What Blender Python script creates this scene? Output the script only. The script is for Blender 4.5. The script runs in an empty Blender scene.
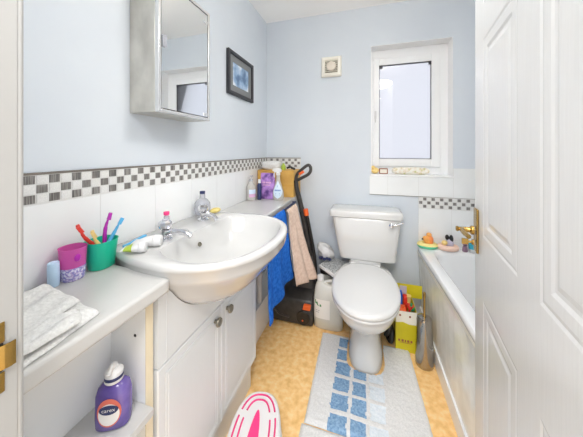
import bpy, bmesh, math, random
from math import sin, cos, pi, radians
from mathutils import Vector, Matrix, noise
random.seed(7)
S = bpy.context.scene
COL = S.collection

# ---------------------------------------------------------------- camera, light, exposure
cam_d = bpy.data.cameras.new('camera')
cam = bpy.data.objects.new('camera', cam_d); COL.objects.link(cam)
cam.location = (0.803, -1.929, 1.19)
cam.rotation_euler = (radians(90), 0, math.atan(74/245))
cam_d.sensor_width = 36
cam_d.lens = 245/583*36
cam_d.shift_y = -67.5/583
cam_d.clip_start = 0.02
S.camera = cam
S.view_settings.view_transform = 'Standard'
S.view_settings.look = 'None'
S.view_settings.gamma = 1
S.view_settings.use_curve_mapping = False
S.view_settings.exposure = 0.35

def srgb(r, g, b):
    f = lambda c: c/12.92 if c <= .04045 else ((c+.055)/1.055)**2.4
    return (f(r/255), f(g/255), f(b/255), 1)

W = bpy.data.worlds.new('daylight'); S.world = W; W.use_nodes = True
bg = W.node_tree.nodes['Background']
bg.inputs[0].default_value = srgb(246, 247, 250)
bg.inputs[1].default_value = 1.6
LAMP_STRENGTH = 20.5
S.cycles.diffuse_bounces = 8

def area(name, loc, rot, sx, sy, power, color=(1, 1, 1)):
    d = bpy.data.lights.new(name, 'AREA'); d.shape = 'RECTANGLE'; d.size = sx; d.size_y = sy
    d.energy = power; d.color = color
    o = bpy.data.objects.new(name, d); COL.objects.link(o); o.location = loc; o.rotation_euler = rot
    return o
# unseen fill light added behind the doorway to brighten floor and fronts
area('doorway_fill', (0.80, -2.40, 2.25), (radians(28), 0, 0), .6, .5, 23, (1, .985, .97))

# ---------------------------------------------------------------- materials
def pmat(name, col, rough=.5, metal=0, spec=.5, coat=0, alpha=1, trans=0, emis=None):
    m = bpy.data.materials.new(name); m.use_nodes = True
    b = m.node_tree.nodes['Principled BSDF']
    b.inputs['Base Color'].default_value = col
    b.inputs['Roughness'].default_value = rough
    b.inputs['Metallic'].default_value = metal
    b.inputs['Specular IOR Level'].default_value = spec
    b.inputs['Coat Weight'].default_value = coat
    b.inputs['Alpha'].default_value = alpha
    b.inputs['Transmission Weight'].default_value = trans
    if emis:
        b.inputs['Emission Color'].default_value = col
        b.inputs['Emission Strength'].default_value = emis
    return m

def texmat(name, c1, c2, scale=20, rough=.5, detail=4, lo=.35, hi=.65, bump=0, stretch=(1, 1, 1), metal=0, spec=.5, c3=None, bscale=None):
    m = pmat(name, c1, rough, metal, spec)
    nt = m.node_tree; b = nt.nodes['Principled BSDF']
    tc = nt.nodes.new('ShaderNodeTexCoord'); mp = nt.nodes.new('ShaderNodeMapping')
    mp.inputs['Scale'].default_value = stretch
    nt.links.new(tc.outputs['Object'], mp.inputs[0])
    n = nt.nodes.new('ShaderNodeTexNoise'); n.inputs['Scale'].default_value = scale; n.inputs['Detail'].default_value = detail
    nt.links.new(mp.outputs[0], n.inputs['Vector'])
    r = nt.nodes.new('ShaderNodeValToRGB')
    r.color_ramp.elements[0].position = lo; r.color_ramp.elements[0].color = c1
    r.color_ramp.elements[1].position = hi; r.color_ramp.elements[1].color = c2
    if c3:
        e = r.color_ramp.elements.new((lo+hi)/2); e.color = c3
    nt.links.new(n.outputs['Fac'], r.inputs[0]); nt.links.new(r.outputs[0], b.inputs['Base Color'])
    if bump:
        bn = nt.nodes.new('ShaderNodeBump'); bn.inputs['Strength'].default_value = bump; bn.inputs['Distance'].default_value = .0025
        src = n
        if bscale:
            src = nt.nodes.new('ShaderNodeTexNoise'); src.inputs['Scale'].default_value = bscale; src.inputs['Detail'].default_value = 3
            nt.links.new(mp.outputs[0], src.inputs['Vector'])
        nt.links.new(src.outputs['Fac'], bn.inputs['Height']); nt.links.new(bn.outputs[0], b.inputs['Normal'])
    return m

M = {}
M['wall'] = texmat('pale_blue_paint', srgb(210, 217, 225), srgb(214, 221, 228), 3, .75, bump=.05, bscale=90)
M['ceiling'] = pmat('ceiling_paint', srgb(250, 249, 247), .85)
M['tile'] = texmat('white_tile', srgb(236, 238, 238), srgb(240, 242, 242), 6, .22)
M['grout'] = pmat('grout', srgb(222, 222, 220), .8)
M['mosaic_light'] = texmat('mosaic_light', srgb(220, 220, 218), srgb(234, 234, 232), 300, .3, lo=.35, hi=.65)
M['mosaic_dark'] = texmat('mosaic_dark', srgb(98, 95, 93), srgb(150, 147, 143), 260, .3, lo=.4, hi=.6, stretch=(1.6, 1.6, .06))
M['mosaic_line'] = pmat('mosaic_edge_line', srgb(126, 118, 110), .4)
M['floor'] = texmat('tan_vinyl', srgb(230, 180, 108), srgb(253, 228, 176), 34, .42, detail=13, lo=.26, hi=.76, c3=srgb(250, 206, 140))
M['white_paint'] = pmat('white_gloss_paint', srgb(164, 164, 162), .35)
def door_material():
    m = texmat('white_grained_door', srgb(214, 215, 215), srgb(217, 218, 218), 30, .22, stretch=(7, 7, .35), bump=.07)
    return m
M['door'] = door_material()
M['upvc'] = pmat('white_window_plastic', srgb(242, 243, 244), .3)
M['gasket'] = pmat('black_gasket', srgb(60, 60, 66), .5)
M['laminate'] = texmat('white_laminate', srgb(192, 192, 190), srgb(196, 196, 194), 8, .3)
M['cab'] = texmat('white_cabinet_front', srgb(220, 223, 225), srgb(221, 224, 226), 40, .35, stretch=(4, 4, .3), bump=.02)
M['cab_in'] = pmat('cabinet_inside', srgb(236, 238, 238), .5)
M['edge'] = pmat('cream_board_edge', srgb(226, 214, 186), .5)
M['ceramic'] = pmat('white_ceramic', srgb(200, 200, 199), .14, coat=.4)
M['ceramic2'] = pmat('white_toilet_ceramic', srgb(212, 212, 210), .12, coat=.4)
M['seat'] = pmat('white_seat_plastic', srgb(214, 214, 213), .18)
M['acrylic'] = pmat('white_bath_acrylic', srgb(240, 241, 242), .12, coat=.3)
M['marble'] = texmat('marbled_bath_panel', srgb(226, 226, 220), srgb(250, 249, 244), 4.5, .06, detail=7, lo=.35, hi=.62, stretch=(1, 1, 1.6))
M['cream_strip'] = pmat('cream_strip', srgb(234, 230, 216), .35)
M['chrome'] = pmat('chrome', srgb(222, 222, 226), .08, 1)
M['steel'] = pmat('polished_steel', srgb(172, 167, 160), .14, 1)
M['pewter'] = pmat('dark_pewter', srgb(150, 145, 132), .35, .8)
M['brass'] = pmat('brass', srgb(176, 144, 80), .24, 1)
M['alu'] = texmat('brushed_aluminium', srgb(190, 187, 179), srgb(216, 213, 205), 12, .35, stretch=(1, 1, .6), metal=.7)
M['alu_bright'] = pmat('bright_aluminium', srgb(226, 226, 226), .25, .8)
M['mirror'] = pmat('mirror_glass', srgb(244, 247, 248), .01, 1)
M['black'] = pmat('black_plastic', srgb(34, 33, 34), .35)
M['charcoal'] = texmat('charcoal_plastic', srgb(52, 50, 49), srgb(64, 61, 59), 30, .35)
M['darkgrey'] = pmat('dark_grey_plastic', srgb(74, 71, 70), .4)
M['orange'] = pmat('orange_plastic', srgb(238, 104, 46), .35)
M['mat_white'] = texmat('white_tufted_cotton', srgb(212, 213, 213), srgb(230, 230, 229), 150, .95, lo=.3, hi=.7, bump=.6, bscale=260, spec=.1)
M['mat_blue'] = texmat('blue_tufted_cotton', srgb(104, 142, 182), srgb(154, 186, 214), 120, .95, lo=.3, hi=.7, bump=.6, bscale=260, spec=.1)
M['mat_pale'] = texmat('pale_blue_tufted_cotton', srgb(210, 221, 230), srgb(230, 236, 241), 120, .95, lo=.3, hi=.7, bump=.6, bscale=260, spec=.1)
M['towel_white'] = texmat('white_terry', srgb(210, 210, 208), srgb(226, 226, 224), 160, .95, bump=.5, bscale=300, spec=.1)
M['towel_blue'] = texmat('blue_terry', srgb(28, 92, 188), srgb(50, 120, 214), 60, .95, bump=.5, bscale=260, spec=.1)
M['towel_beige'] = texmat('beige_terry', srgb(218, 190, 172), srgb(232, 208, 192), 60, .95, bump=.5, bscale=260, spec=.1)
M['navy'] = pmat('navy', srgb(38, 48, 92), .5)
M['white_plastic'] = pmat('white_plastic', srgb(220, 220, 220), .35)
M['grey_plastic'] = pmat('pale_grey_plastic', srgb(196, 196, 190), .5)
M['speckle'] = texmat('mottled_grey', srgb(120, 124, 126), srgb(212, 214, 214), 110, .6, lo=.4, hi=.6)
M['pink'] = pmat('pink_rubber', srgb(222, 54, 122), .5)
M['hotpink'] = pmat('hot_pink_rubber', srgb(240, 62, 130), .5)
M['teal'] = pmat('teal_plastic', srgb(20, 196, 158), .35)
M['palecap'] = pmat('pale_blue_cap', srgb(190, 216, 240), .4)
M['red'] = pmat('red_plastic', srgb(224, 58, 46), .35)
M['yellow'] = pmat('soft_yellow_plastic', srgb(238, 208, 132), .35)
M['purple'] = pmat('purple_plastic', srgb(176, 30, 168), .35)
M['lightblue'] = pmat('light_blue_plastic', srgb(80, 172, 222), .35)
M['blue'] = pmat('blue_plastic', srgb(34, 96, 200), .35)
M['green'] = pmat('green_plastic', srgb(44, 170, 104), .4)
M['lime'] = pmat('lime_print', srgb(166, 190, 62), .4)
M['yellowbox'] = texmat('yellow_card', srgb(204, 190, 24), srgb(214, 200, 34), 10, .45)
M['ochre'] = pmat('ochre_card', srgb(206, 160, 76), .6)
M['cardboard'] = texmat('brown_card', srgb(198, 152, 72), srgb(210, 166, 88), 12, .6)
M['cream'] = pmat('cream_plastic', srgb(240, 236, 224), .5)
M['violet'] = texmat('violet_print', srgb(92, 60, 132), srgb(186, 140, 214), 26, .35, lo=.35, hi=.6)
M['liquid_purple'] = texmat('purple_liquid_bottle', srgb(84, 68, 136), srgb(122, 104, 174), 14, .12)
M['label_white'] = pmat('white_label', srgb(232, 230, 226), .5)
M['label_orange'] = pmat('orange_label', srgb(214, 110, 92), .5)
M['label_blue'] = pmat('blue_print', srgb(96, 130, 190), .5)
M['label_pink'] = pmat('pink_label', srgb(214, 168, 206), .5)
M['label_sky'] = pmat('sky_label', srgb(206, 224, 240), .4)
M['maroon'] = pmat('maroon_print', srgb(150, 88, 60), .5)
M['leaf'] = pmat('green_label', srgb(40, 130, 62), .5)
M['grey_print'] = pmat('grey_print', srgb(130, 134, 140), .5)
M['jug'] = pmat('milky_plastic', srgb(236, 236, 230), .35, alpha=.72)
M['jug_liquid'] = pmat('pale_yellow_liquid', srgb(196, 180, 96), .3)
M['frame_black'] = pmat('black_frame', srgb(44, 44, 50), .35)
M['mount'] = pmat('grey_mount', srgb(130, 132, 134), .7)
M['lav'] = pmat('lavender_card', srgb(196, 188, 206), .5)
M['peach'] = pmat('soft_orange_rubber', srgb(244, 172, 88), .45)
M['peach2'] = pmat('deeper_orange_rubber', srgb(238, 140, 74), .45)
M['mint'] = pmat('mint_green_rubber', srgb(96, 202, 160), .45)
M['paleyellow'] = pmat('pale_yellow_rubber', srgb(246, 230, 150), .45)
M['palepink'] = pmat('pale_pink_rubber', srgb(246, 210, 190), .45)
M['turquoise'] = pmat('turquoise_plastic', srgb(60, 184, 208), .4)
M['mauve'] = pmat('mauve_plastic', srgb(140, 110, 130), .4)
M['sponge'] = texmat('yellow_soap', srgb(206, 184, 96), srgb(226, 208, 134), 40, .6)
M['floral'] = texmat('floral_print', srgb(240, 238, 226), srgb(196, 204, 130), 45, .4, lo=.45, hi=.7, c3=srgb(232, 216, 196))
M['lens'] = pmat('beige_fan_cover', srgb(222, 212, 198), .45)
M['fan_dark'] = pmat('fan_grille_dark', srgb(140, 134, 116), .6)  # dark tone of the grille slats around the round cover
M['lampglass'] = pmat('opal_lamp', (1, .97, .92, 1), .3, emis=LAMP_STRENGTH)

def clear(name, col, rough=.08, amount=.65, spec=.5):
    """Thin tinted plastic: part see-through, part glossy body."""
    m = bpy.data.materials.new(name); m.use_nodes = True; nt = m.node_tree
    p = nt.nodes['Principled BSDF']; p.inputs['Base Color'].default_value = col; p.inputs['Roughness'].default_value = rough
    t = nt.nodes.new('ShaderNodeBsdfTransparent'); t.inputs[0].default_value = tuple(.35+.65*c for c in col[:3])+(1,)
    mx = nt.nodes.new('ShaderNodeMixShader'); mx.inputs[0].default_value = amount
    nt.links.new(p.outputs[0], mx.inputs[1]); nt.links.new(t.outputs[0], mx.inputs[2])
    nt.links.new(mx.outputs[0], nt.nodes['Material Output'].inputs[0])
    return m
M['clear'] = clear('clear_plastic', srgb(214, 216, 222), .06, .55)
M['clear_pink'] = clear('pink_clear_plastic', srgb(236, 118, 204), .1, .45)
M['clear_white'] = clear('frosted_clear_plastic', srgb(226, 224, 220), .2, .4)
M['crystal'] = clear('crystal_acrylic', srgb(210, 212, 220), .02, .35)
def glitter():
    m = texmat('purple_glitter', srgb(140, 140, 206), srgb(224, 226, 244), 190, .25, lo=.4, hi=.6, c3=srgb(190, 170, 216)); return m
M['glitter'] = glitter()
def pane_material():
    m = bpy.data.materials.new('obscure_window_glass'); m.use_nodes = True; nt = m.node_tree
    nt.nodes.remove(nt.nodes['Principled BSDF'])
    t = nt.nodes.new('ShaderNodeBsdfTransparent'); t.inputs[0].default_value = srgb(220, 221, 225)
    tl = nt.nodes.new('ShaderNodeBsdfTranslucent'); tl.inputs[0].default_value = srgb(220, 221, 225)
    g = nt.nodes.new('ShaderNodeBsdfGlossy'); g.inputs['Roughness'].default_value = .03
    f = nt.nodes.new('ShaderNodeFresnel'); f.inputs[0].default_value = 1.5
    a = nt.nodes.new('ShaderNodeMixShader'); a.inputs[0].default_value = .25
    b = nt.nodes.new('ShaderNodeMixShader')
    nt.links.new(t.outputs[0], a.inputs[1]); nt.links.new(tl.outputs[0], a.inputs[2])
    nt.links.new(f.outputs[0], b.inputs[0]); nt.links.new(a.outputs[0], b.inputs[1]); nt.links.new(g.outputs[0], b.inputs[2])
    nt.links.new(b.outputs[0], nt.nodes['Material Output'].inputs[0])
    return m
M['pane'] = pane_material()
def picture_material():
    m = texmat('blue_seascape_print', srgb(84, 116, 160), srgb(232, 236, 240), 11, .3, detail=7, lo=.34, hi=.6, c3=srgb(150, 180, 212)); return m
M['print'] = picture_material()

# ---------------------------------------------------------------- mesh helpers
def box(bm, lo, hi, mi=0):
    x0, y0, z0 = lo; x1, y1, z1 = hi
    v = [bm.verts.new(p) for p in ((x0,y0,z0),(x1,y0,z0),(x1,y1,z0),(x0,y1,z0),(x0,y0,z1),(x1,y0,z1),(x1,y1,z1),(x0,y1,z1))]
    for q in ((0,3,2,1),(4,5,6,7),(0,1,5,4),(1,2,6,5),(2,3,7,6),(3,0,4,7)):
        f = bm.faces.new([v[i] for i in q]); f.material_index = mi
    return v

def loft(bm, rings, cap0=True, cap1=True, mi=0):
    R = [[bm.verts.new(p) for p in r] for r in rings]
    n = len(R[0])
    for a, b in zip(R[:-1], R[1:]):
        for i in range(n):
            f = bm.faces.new((a[i], a[(i+1) % n], b[(i+1) % n], b[i])); f.material_index = mi
    if cap0: bm.faces.new(R[0][::-1]).material_index = mi
    if cap1: bm.faces.new(R[-1]).material_index = mi
    return R

def ell(cx, cy, z, rx, ry, n=32, p=2.0):
    """super-ellipse ring"""
    out = []
    for i in range(n):
        a = 2*pi*i/n; c, s = cos(a), sin(a)
        out.append((cx+rx*math.copysign(abs(c)**(2/p), c), cy+ry*math.copysign(abs(s)**(2/p), s), z))
    return out

def lathe(bm, prof, c=(0, 0, 0), n=28, sy=1.0, mi=0, axis=None, cap0=True, cap1=True):
    """prof: list of (radius, height). axis: direction of the height (default +Z)."""
    rings = []
    q = Vector((0, 0, 1)).rotation_difference(Vector(axis).normalized()) if axis else None
    for r, h in prof:
        ring = []
        for i in range(n):
            a = 2*pi*i/n
            p = Vector((r*cos(a), r*sy*sin(a), h))
            if q: p = q @ p
            ring.append(Vector(c)+p)
        rings.append(ring)
    loft(bm, rings, cap0, cap1, mi)

def tube(bm, pts, r, n=10, mi=0, flat=1.0):
    """swept round bar through pts; r is a number or one radius per point"""
    P = [Vector(p) for p in pts]; k = len(P)
    if isinstance(r, (list, tuple)):
        rr = []
        for i in range(k):
            q = i/(k-1)*(len(r)-1); j = min(int(q), len(r)-2); rr.append(r[j]+(r[j+1]-r[j])*(q-j))
    else: rr = [r]*k
    up = None; rings = []
    for i in range(k):
        t = (P[min(i+1, k-1)]-P[max(i-1, 0)]).normalized()
        if up is None:
            up = t.orthogonal().normalized()
        else:
            up = (up-t*up.dot(t)).normalized()
        sd = t.cross(up)
        rings.append([P[i]+(up*cos(2*pi*j/n)*flat+sd*sin(2*pi*j/n))*rr[i] for j in range(n)])
    loft(bm, rings, True, True, mi)

def smooth_path(pts, sub=6):
    P = [Vector(p) for p in pts]; out = []
    for i in range(len(P)-1):
        p0, p1, p2, p3 = P[max(i-1, 0)], P[i], P[i+1], P[min(i+2, len(P)-1)]
        for s in range(sub):
            t = s/sub
            out.append(.5*((2*p1)+(p2-p0)*t+(2*p0-5*p1+4*p2-p3)*t*t+(3*p1-p0-3*p2+p3)*t**3))
    out.append(P[-1]); return out

def prism(bm, poly, axis, a, b, mi=0):
    """extrude polygon (2D points) along axis 'x','y','z' from a to b"""
    def m(p, t):
        return {'x': (t, p[0], p[1]), 'y': (p[0], t, p[1]), 'z': (p[0], p[1], t)}[axis]
    loft(bm, [[m(p, a) for p in poly], [m(p, b) for p in poly]], mi=mi)

def ball(bm, c, rx, ry=None, rz=None, seg=16, mi=0):
    ry = ry or rx; rz = rz or rx
    res = bmesh.ops.create_uvsphere(bm, u_segments=seg, v_segments=max(6, seg*2//3), radius=1)
    for v in res['verts']:
        v.co = Vector((c[0]+v.co.x*rx, c[1]+v.co.y*ry, c[2]+v.co.z*rz))
    for f in {f for v in res['verts'] for f in v.link_faces}: f.material_index = mi

def origin(o):
    p = Vector((0, 0, 0))
    while o is not None:
        p += o.location; o = o.parent
    return p

def obj(name, bm, mats, parent=None, smooth=False, bevel=0, seg=2, sub=0, solid=0, auto=40):
    """link bm (modelled in world coordinates) as ONE mesh object"""
    if parent is not None: bmesh.ops.translate(bm, verts=bm.verts, vec=-origin(parent))
    bmesh.ops.recalc_face_normals(bm, faces=bm.faces)
    me = bpy.data.meshes.new(name); bm.to_mesh(me); bm.free()
    for m in (mats if isinstance(mats, (list, tuple)) else [mats]):
        me.materials.append(M[m] if isinstance(m, str) else m)
    o = bpy.data.objects.new(name, me); COL.objects.link(o)
    if parent is not None: o.parent = parent
    if solid:
        md = o.modifiers.new('thick', 'SOLIDIFY'); md.thickness = solid; md.offset = 0
    if bevel:
        md = o.modifiers.new('bevel', 'BEVEL'); md.width = bevel; md.segments = seg; md.limit_method = 'ANGLE'; md.angle_limit = radians(35)
    if sub:
        md = o.modifiers.new('sub', 'SUBSURF'); md.levels = sub; md.render_levels = sub
    if smooth or bevel or sub:
        for p in me.polygons: p.use_smooth = True
        if not sub: me.set_sharp_from_angle(angle=radians(auto))
    return o

def tag(o, label, cat, group=None, kind=None):
    o['label'] = label; o['category'] = cat
    if group: o['group'] = group
    if kind: o['kind'] = kind
    return o

def thing(name, loc, label, cat, group=None):
    o = bpy.data.objects.new(name, None); COL.objects.link(o); o.location = loc; o.empty_display_size = .02
    return tag(o, label, cat, group)

def struct(name, bm, mats, label=None, parent=None, **k):
    o = obj(name, bm, mats, parent, **k)
    if parent is None:
        o['kind'] = 'structure'
        o['label'] = label or name.replace('_', ' ')
        o['category'] = name.split('_')[0]
    return o

def BM(): return bmesh.new()

def bars(bm, frame, rows, mi=0):
    """small printed dashes standing for unreadable small print; frame(u, v) -> point"""
    for v0, v1, spans in rows:
        for u0, u1 in spans:
            f = bm.faces.new([bm.verts.new(frame(*p)) for p in ((u0, v0), (u1, v0), (u1, v1), (u0, v1))]); f.material_index = mi

def text_mesh(name, body, size, mat, parent, fn):
    """lettering as a mesh; fn maps flat text coordinates (x, y) to a world point"""
    cu = bpy.data.curves.new(name, 'FONT'); cu.body = body; cu.size = size; cu.align_x = 'CENTER'; cu.align_y = 'CENTER'
    t = bpy.data.objects.new(name+'_tmp', cu); COL.objects.link(t)
    dg = bpy.context.evaluated_depsgraph_get()
    me = bpy.data.meshes.new_from_object(t.evaluated_get(dg)); bpy.data.objects.remove(t)
    bm = BM(); bm.from_mesh(me); bpy.data.meshes.remove(me)
    for v in bm.verts: v.co = fn(v.co.x, v.co.y)
    return obj(name, bm, mat, parent)

# ---------------------------------------------------------------- room shell
RX, NY, CZ = 1.87, -1.735, 2.272          # right wall, near wall (room face), ceiling
b = BM(); box(b, (-.12, -3.6, -.06), (RX+.12, .14, 0)); struct('floor', b, 'floor', 'tan mottled vinyl floor')
b = BM(); box(b, (-.12, -1.86, CZ), (RX+.12, .14, CZ+.06)); struct('ceiling', b, 'ceiling', 'plain white ceiling')
b = BM(); box(b, (-.12, -1.86, 0), (0, .14, CZ)); struct('wall_left', b, 'wall', 'pale blue wall behind the basin')
b = BM(); box(b, (RX, -1.86, 0), (RX+.12, .14, CZ)); struct('wall_right', b, 'wall', 'pale blue wall beyond the bath')
WX0, WX1, WZ0, WZ1 = .842, 1.378, 1.018, 1.974
b = BM()
box(b, (0, 0, 0), (WX0, .14, CZ)); box(b, (WX1, 0, 0), (RX, .14, CZ))
box(b, (WX0, 0, 0), (WX1, .14, WZ0-.012)); box(b, (WX0, 0, WZ1), (WX1, .14, CZ))
struct('wall_far', b, 'wall', 'pale blue end wall with the window')
DX0, DX1, DZ = .384, 1.04, 2.0
b = BM()
box(b, (0, NY-.12, 0), (DX0-.02, NY, CZ)); box(b, (DX1+.02, NY-.12, 0), (RX, NY, CZ)); box(b, (DX0-.02, NY-.12, DZ+.02), (DX1+.02, NY, CZ))
struct('wall_near', b, 'wall', 'wall with the doorway')

# door lining with its bead, strike plate on the left jamb
b = BM()
box(b, (DX0-.02, NY-.125, 0), (DX0, NY+.001, DZ)); box(b, (DX1, NY-.125, 0), (DX1+.02, NY+.001, DZ)); box(b, (DX0-.02, NY-.125, DZ), (DX1+.02, NY+.001, DZ+.02))
lining = struct('trim_1', b, 'white_paint', 'white door lining with a rounded bead')
b = BM()
tube(b, [(DX0-.0045, NY+.0042, 0), (DX0-.0045, NY+.0042, DZ)], .0045, 12)
obj('bead', b, 'white_paint', lining, smooth=True)
sp = thing('strike_plate', (DX0, NY-.01, .943), 'brass strike plate with curled lip on the white jamb at left', 'strike plate')
b = BM()
y0, y1, z0, z1 = -1.785, -1.7455, .900, .984
prism(b, [(y0, z0), (y1, z0), (y1, .924), (y0+.02, .924), (y0+.02, .960), (y1, .960), (y1, z1), (y0, z1)], 'x', DX0, DX0+.0018)
obj('plate', b, 'brass', sp, bevel=.0006)
b = BM(); box(b, (DX0-.0005, y0+.021, .925), (DX0+.0008, y1-.001, .959)); obj('latch_hole', b, 'black', sp)
b = BM()
sec = [(DX0+.0002, y1-.008), (DX0+.002, y1-.002), (DX0+.0035, y1+.003), (DX0+.0030, y1+.0075), (DX0+.0045, y1+.0085), (DX0+.0055, y1+.003), (DX0+.004, y1-.002), (DX0+.0018, y1-.008)]
prism(b, sec, 'z', .928, .957); obj('curled_lip', b, 'brass', sp, smooth=True)

# ---------------------------------------------------------------- wall tiles
def tile_field(bm, axis, u0, u1, w0, w1, us, ws, th=.006, gap=.0022, mi=0):
    """tiles in [u0,u1]x[w0,w1] split at joints us, ws; axis 'x': on the left wall; 'y': on the far wall"""
    U = [u0]+[u for u in us if u0 < u < u1]+[u1]; Wz = [w0]+[w for w in ws if w0 < w < w1]+[w1]
    for a, c in zip(U[:-1], U[1:]):
        for d, e in zip(Wz[:-1], Wz[1:]):
            g = gap/2
            if axis == 'x': box(bm, (.0005, a+g, d+g), (th, c-g, e-g), mi)
            else: box(bm, (a+g, -th, d+g), (c-g, -.0005, e-g), mi)
def slab(bm, axis, u0, u1, w0, w1, th, mi):
    if axis == 'x': box(bm, (0, u0, w0), (th, u1, w1), mi)
    else: box(bm, (u0, -th, w0), (u1, 0, w1), mi)
def mosaic(bm, axis, u0, u1, w0, rows=3, pitch=.02625, row=.0245, ph=0, du0=None):
    k0 = int(math.floor((u0-du0)/pitch)); k = k0
    while du0+k*pitch < u1-.003:
        a, c = max(u0, du0+k*pitch), min(u1, du0+(k+1)*pitch)
        if c-a > .004:
            for r in range(rows):
                dark = (k+r+ph) % 2 == 0
                g = .0036 if axis == 'x' else .0062
                lo_z = w0+r*row+g/2; hi_z = w0+(r+1)*row-g/2
                if axis == 'x': box(bm, (.005, a+g/2, lo_z), (.0066, c-g/2, hi_z), 2 if dark else 1)
                else: box(bm, (a+g/2, -.0066, lo_z), (c-g/2, -.005, hi_z), 2 if dark else 1)
        k += 1
BZ0, BZ1 = 1.056, 1.135
mats = ['grout', 'mosaic_light', 'mosaic_dark', 'mosaic_line', 'tile']
b = BM()
joints = [-1.366-.21*2, -1.366-.21, -1.366, -1.156, -.946, -.736, -.526, -.316, -.106]
slab(b, 'x', NY, 0, .30, BZ1, .005, 0)
tile_field(b, 'x', NY, -.006, .845, BZ0-.002, joints, [], mi=4)
mosaic(b, 'x', NY, -.006, BZ0, du0=-1.366-.02625*7)
box(b, (.0, NY, BZ1-.0055), (.0072, -.006, BZ1), 3)
struct('trim_2', b, mats, 'white tiling with checked mosaic border behind the basin')
b = BM()
slab(b, 'y', .006, .30, .845, BZ1, .005, 0)
tile_field(b, 'y', .008, .30, .845, BZ0-.002, [.21], [], mi=4)
mosaic(b, 'y', .008, .30, BZ0, du0=.008, ph=1)
box(b, (.008, -.0072, BZ1-.0055), (.30, 0, BZ1), 3)
struct('trim_3', b, mats, 'short return of tiling behind the bottles')
b = BM()
SZ0 = .868
slab(b, 'y', .832, WX1, SZ0, WZ0-.012, .005, 0); slab(b, 'y', WX1, RX, SZ0, 1.07, .005, 0)
tile_field(b, 'y', .832, WX1, SZ0, WZ0-.012, [.959, 1.163], [], mi=4)
tile_field(b, 'y', WX1, RX, SZ0, 1.07, [1.567, 1.771], [], mi=4)
box(b, (.832, -.0072, SZ0-.002), (RX, 0, SZ0), 3)
slab(b, 'y', 1.163, RX, .44, SZ0-.002, .005, 0)
mosaic(b, 'y', 1.163, RX, .788, du0=1.163, ph=1, row=.0255)
tile_field(b, 'y', 1.163, RX, .44, .786, [1.367, 1.571, 1.775], [.58], mi=4)
struct('trim_4', b, mats, 'tiling with checked mosaic border at the end of the bath')
b = BM()
box(b, (RX-.006, NY, .44), (RX, -.007, 1.07), 4)
struct('trim_5', b, mats, 'white tiling along the bath')

# ---------------------------------------------------------------- window
b = BM(); box(b, (WX0, .012, WZ0-.012), (WX1, .10, WZ0)); box(b, (WX0-.002, -.010, WZ0-.012), (WX1+.002, .012, WZ0))
struct('trim_6', b, 'upvc', 'white window board', bevel=.003)
b = BM(); box(b, (WX0, .001, WZ1-.003), (WX1, .1, WZ1)); box(b, (WX1-.003, .001, WZ0), (WX1, .1, WZ1-.003)); box(b, (WX0, .001, WZ0), (WX0+.003, .1, WZ1-.003))
struct('trim_8', b, 'upvc', 'window reveal lined in white to look brightly lit')  # lining added lighter than the wall, so the reveal looks lit
def ring_frame(bm, x0, x1, z0, z1, l, r, t, bt, y0, y1, mi=0):
    box(bm, (x0, y0, z0), (x0+l, y1, z1), mi); box(bm, (x1-r, y0, z0), (x1, y1, z1), mi)
    box(bm, (x0+l, y0, z1-t), (x1-r, y1, z1), mi); box(bm, (x0+l, y0, z0), (x1-r, y1, z0+bt), mi)
b = BM(); ring_frame(b, WX0, WX1, WZ0, WZ1, .019, .052, .066, .052, .10, .14)
win = struct('window_1', b, 'upvc', 'white casement window with pale obscure glass', bevel=.002)
b = BM(); ring_frame(b, .863, 1.324, 1.072, 1.905, .042, .058, .052, .058, .088, .128)
sash = obj('sash', b, 'upvc', win, bevel=.004)
b = BM(); ring_frame(b, .904, 1.268, 1.128, 1.855, .004, .004, .006, .006, .092, .112)
box(b, (.904, .090, 1.828), (.93, .10, 1.853)); box(b, (1.248, .090, 1.828), (1.268, .10, 1.853))
obj('gasket', b, 'gasket', sash)
b = BM(); box(b, (.906, .104, 1.132), (1.266, .112, 1.851)); obj('pane', b, 'pane', sash)
b = BM(); box(b, (.870, .078, 1.44), (.884, .09, 1.50)); tube(b, [(.877, .080, 1.485), (.877, .066, 1.485)], .005); tube(b, smooth_path([(.877, .067, 1.49), (.877, .064, 1.455), (.877, .068, 1.41)]), .0045)
obj('handle', b, 'white_plastic', sash, smooth=True)

# ---------------------------------------------------------------- bath
BX = 1.150
bath = thing('bathtub', (1.51, -.86, 0), 'white built in bathtub with marbled panel behind the open door', 'bathtub')
BY0, BY1, BZ = -1.73, -.008, .528
def flare(bm):
    # the rim stands a little further out at its far end than at the near end
    for v in bm.verts:
        v.co.x += .034*min(1, max(0, -v.co.y)/.85)*min(1, max(0, v.co.z-.08)/.40)*max(0, (RX-v.co.x)/(RX-BX))
    return bm
b = BM()
def brect(i, z, p=10, n=64, dy=0):
    return ell((BX+RX-.008)/2+ .0, (BY0+BY1)/2+dy, z, (RX-.008-BX)/2-i, (BY1-BY0)/2-i, n, p)
loft(b, [brect(.004, BZ-.036, 40), brect(0, BZ-.032, 40), brect(0, BZ-.006, 40), brect(.005, BZ, 40), brect(.058, BZ, 12), brect(.066, BZ-.006, 10), brect(.075, BZ-.03, 9), brect(.10, .22, 6), brect(.14, .13, 5), brect(.20, .12, 4)], cap0=False, cap1=True)
obj('tub', flare(b), 'acrylic', bath, smooth=True, auto=50)
b = BM(); loft(b, [[(BX+o, BY0+(BY1-BY0)*k/24, z) for z, o in ((.09, .028), (.47, .010), (.47, .022), (.09, .040))] for k in range(25)])
pn = obj('side_panel', flare(b), 'marble', bath)
b = BM(); loft(b, [[(BX+o, BY0+(BY1-BY0)*k/24, z) for z, o in ((.466, .005), (.490, .005), (.490, .02), (.466, .02))] for k in range(25)]); obj('top_strip', flare(b), 'cream_strip', bath)
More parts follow.
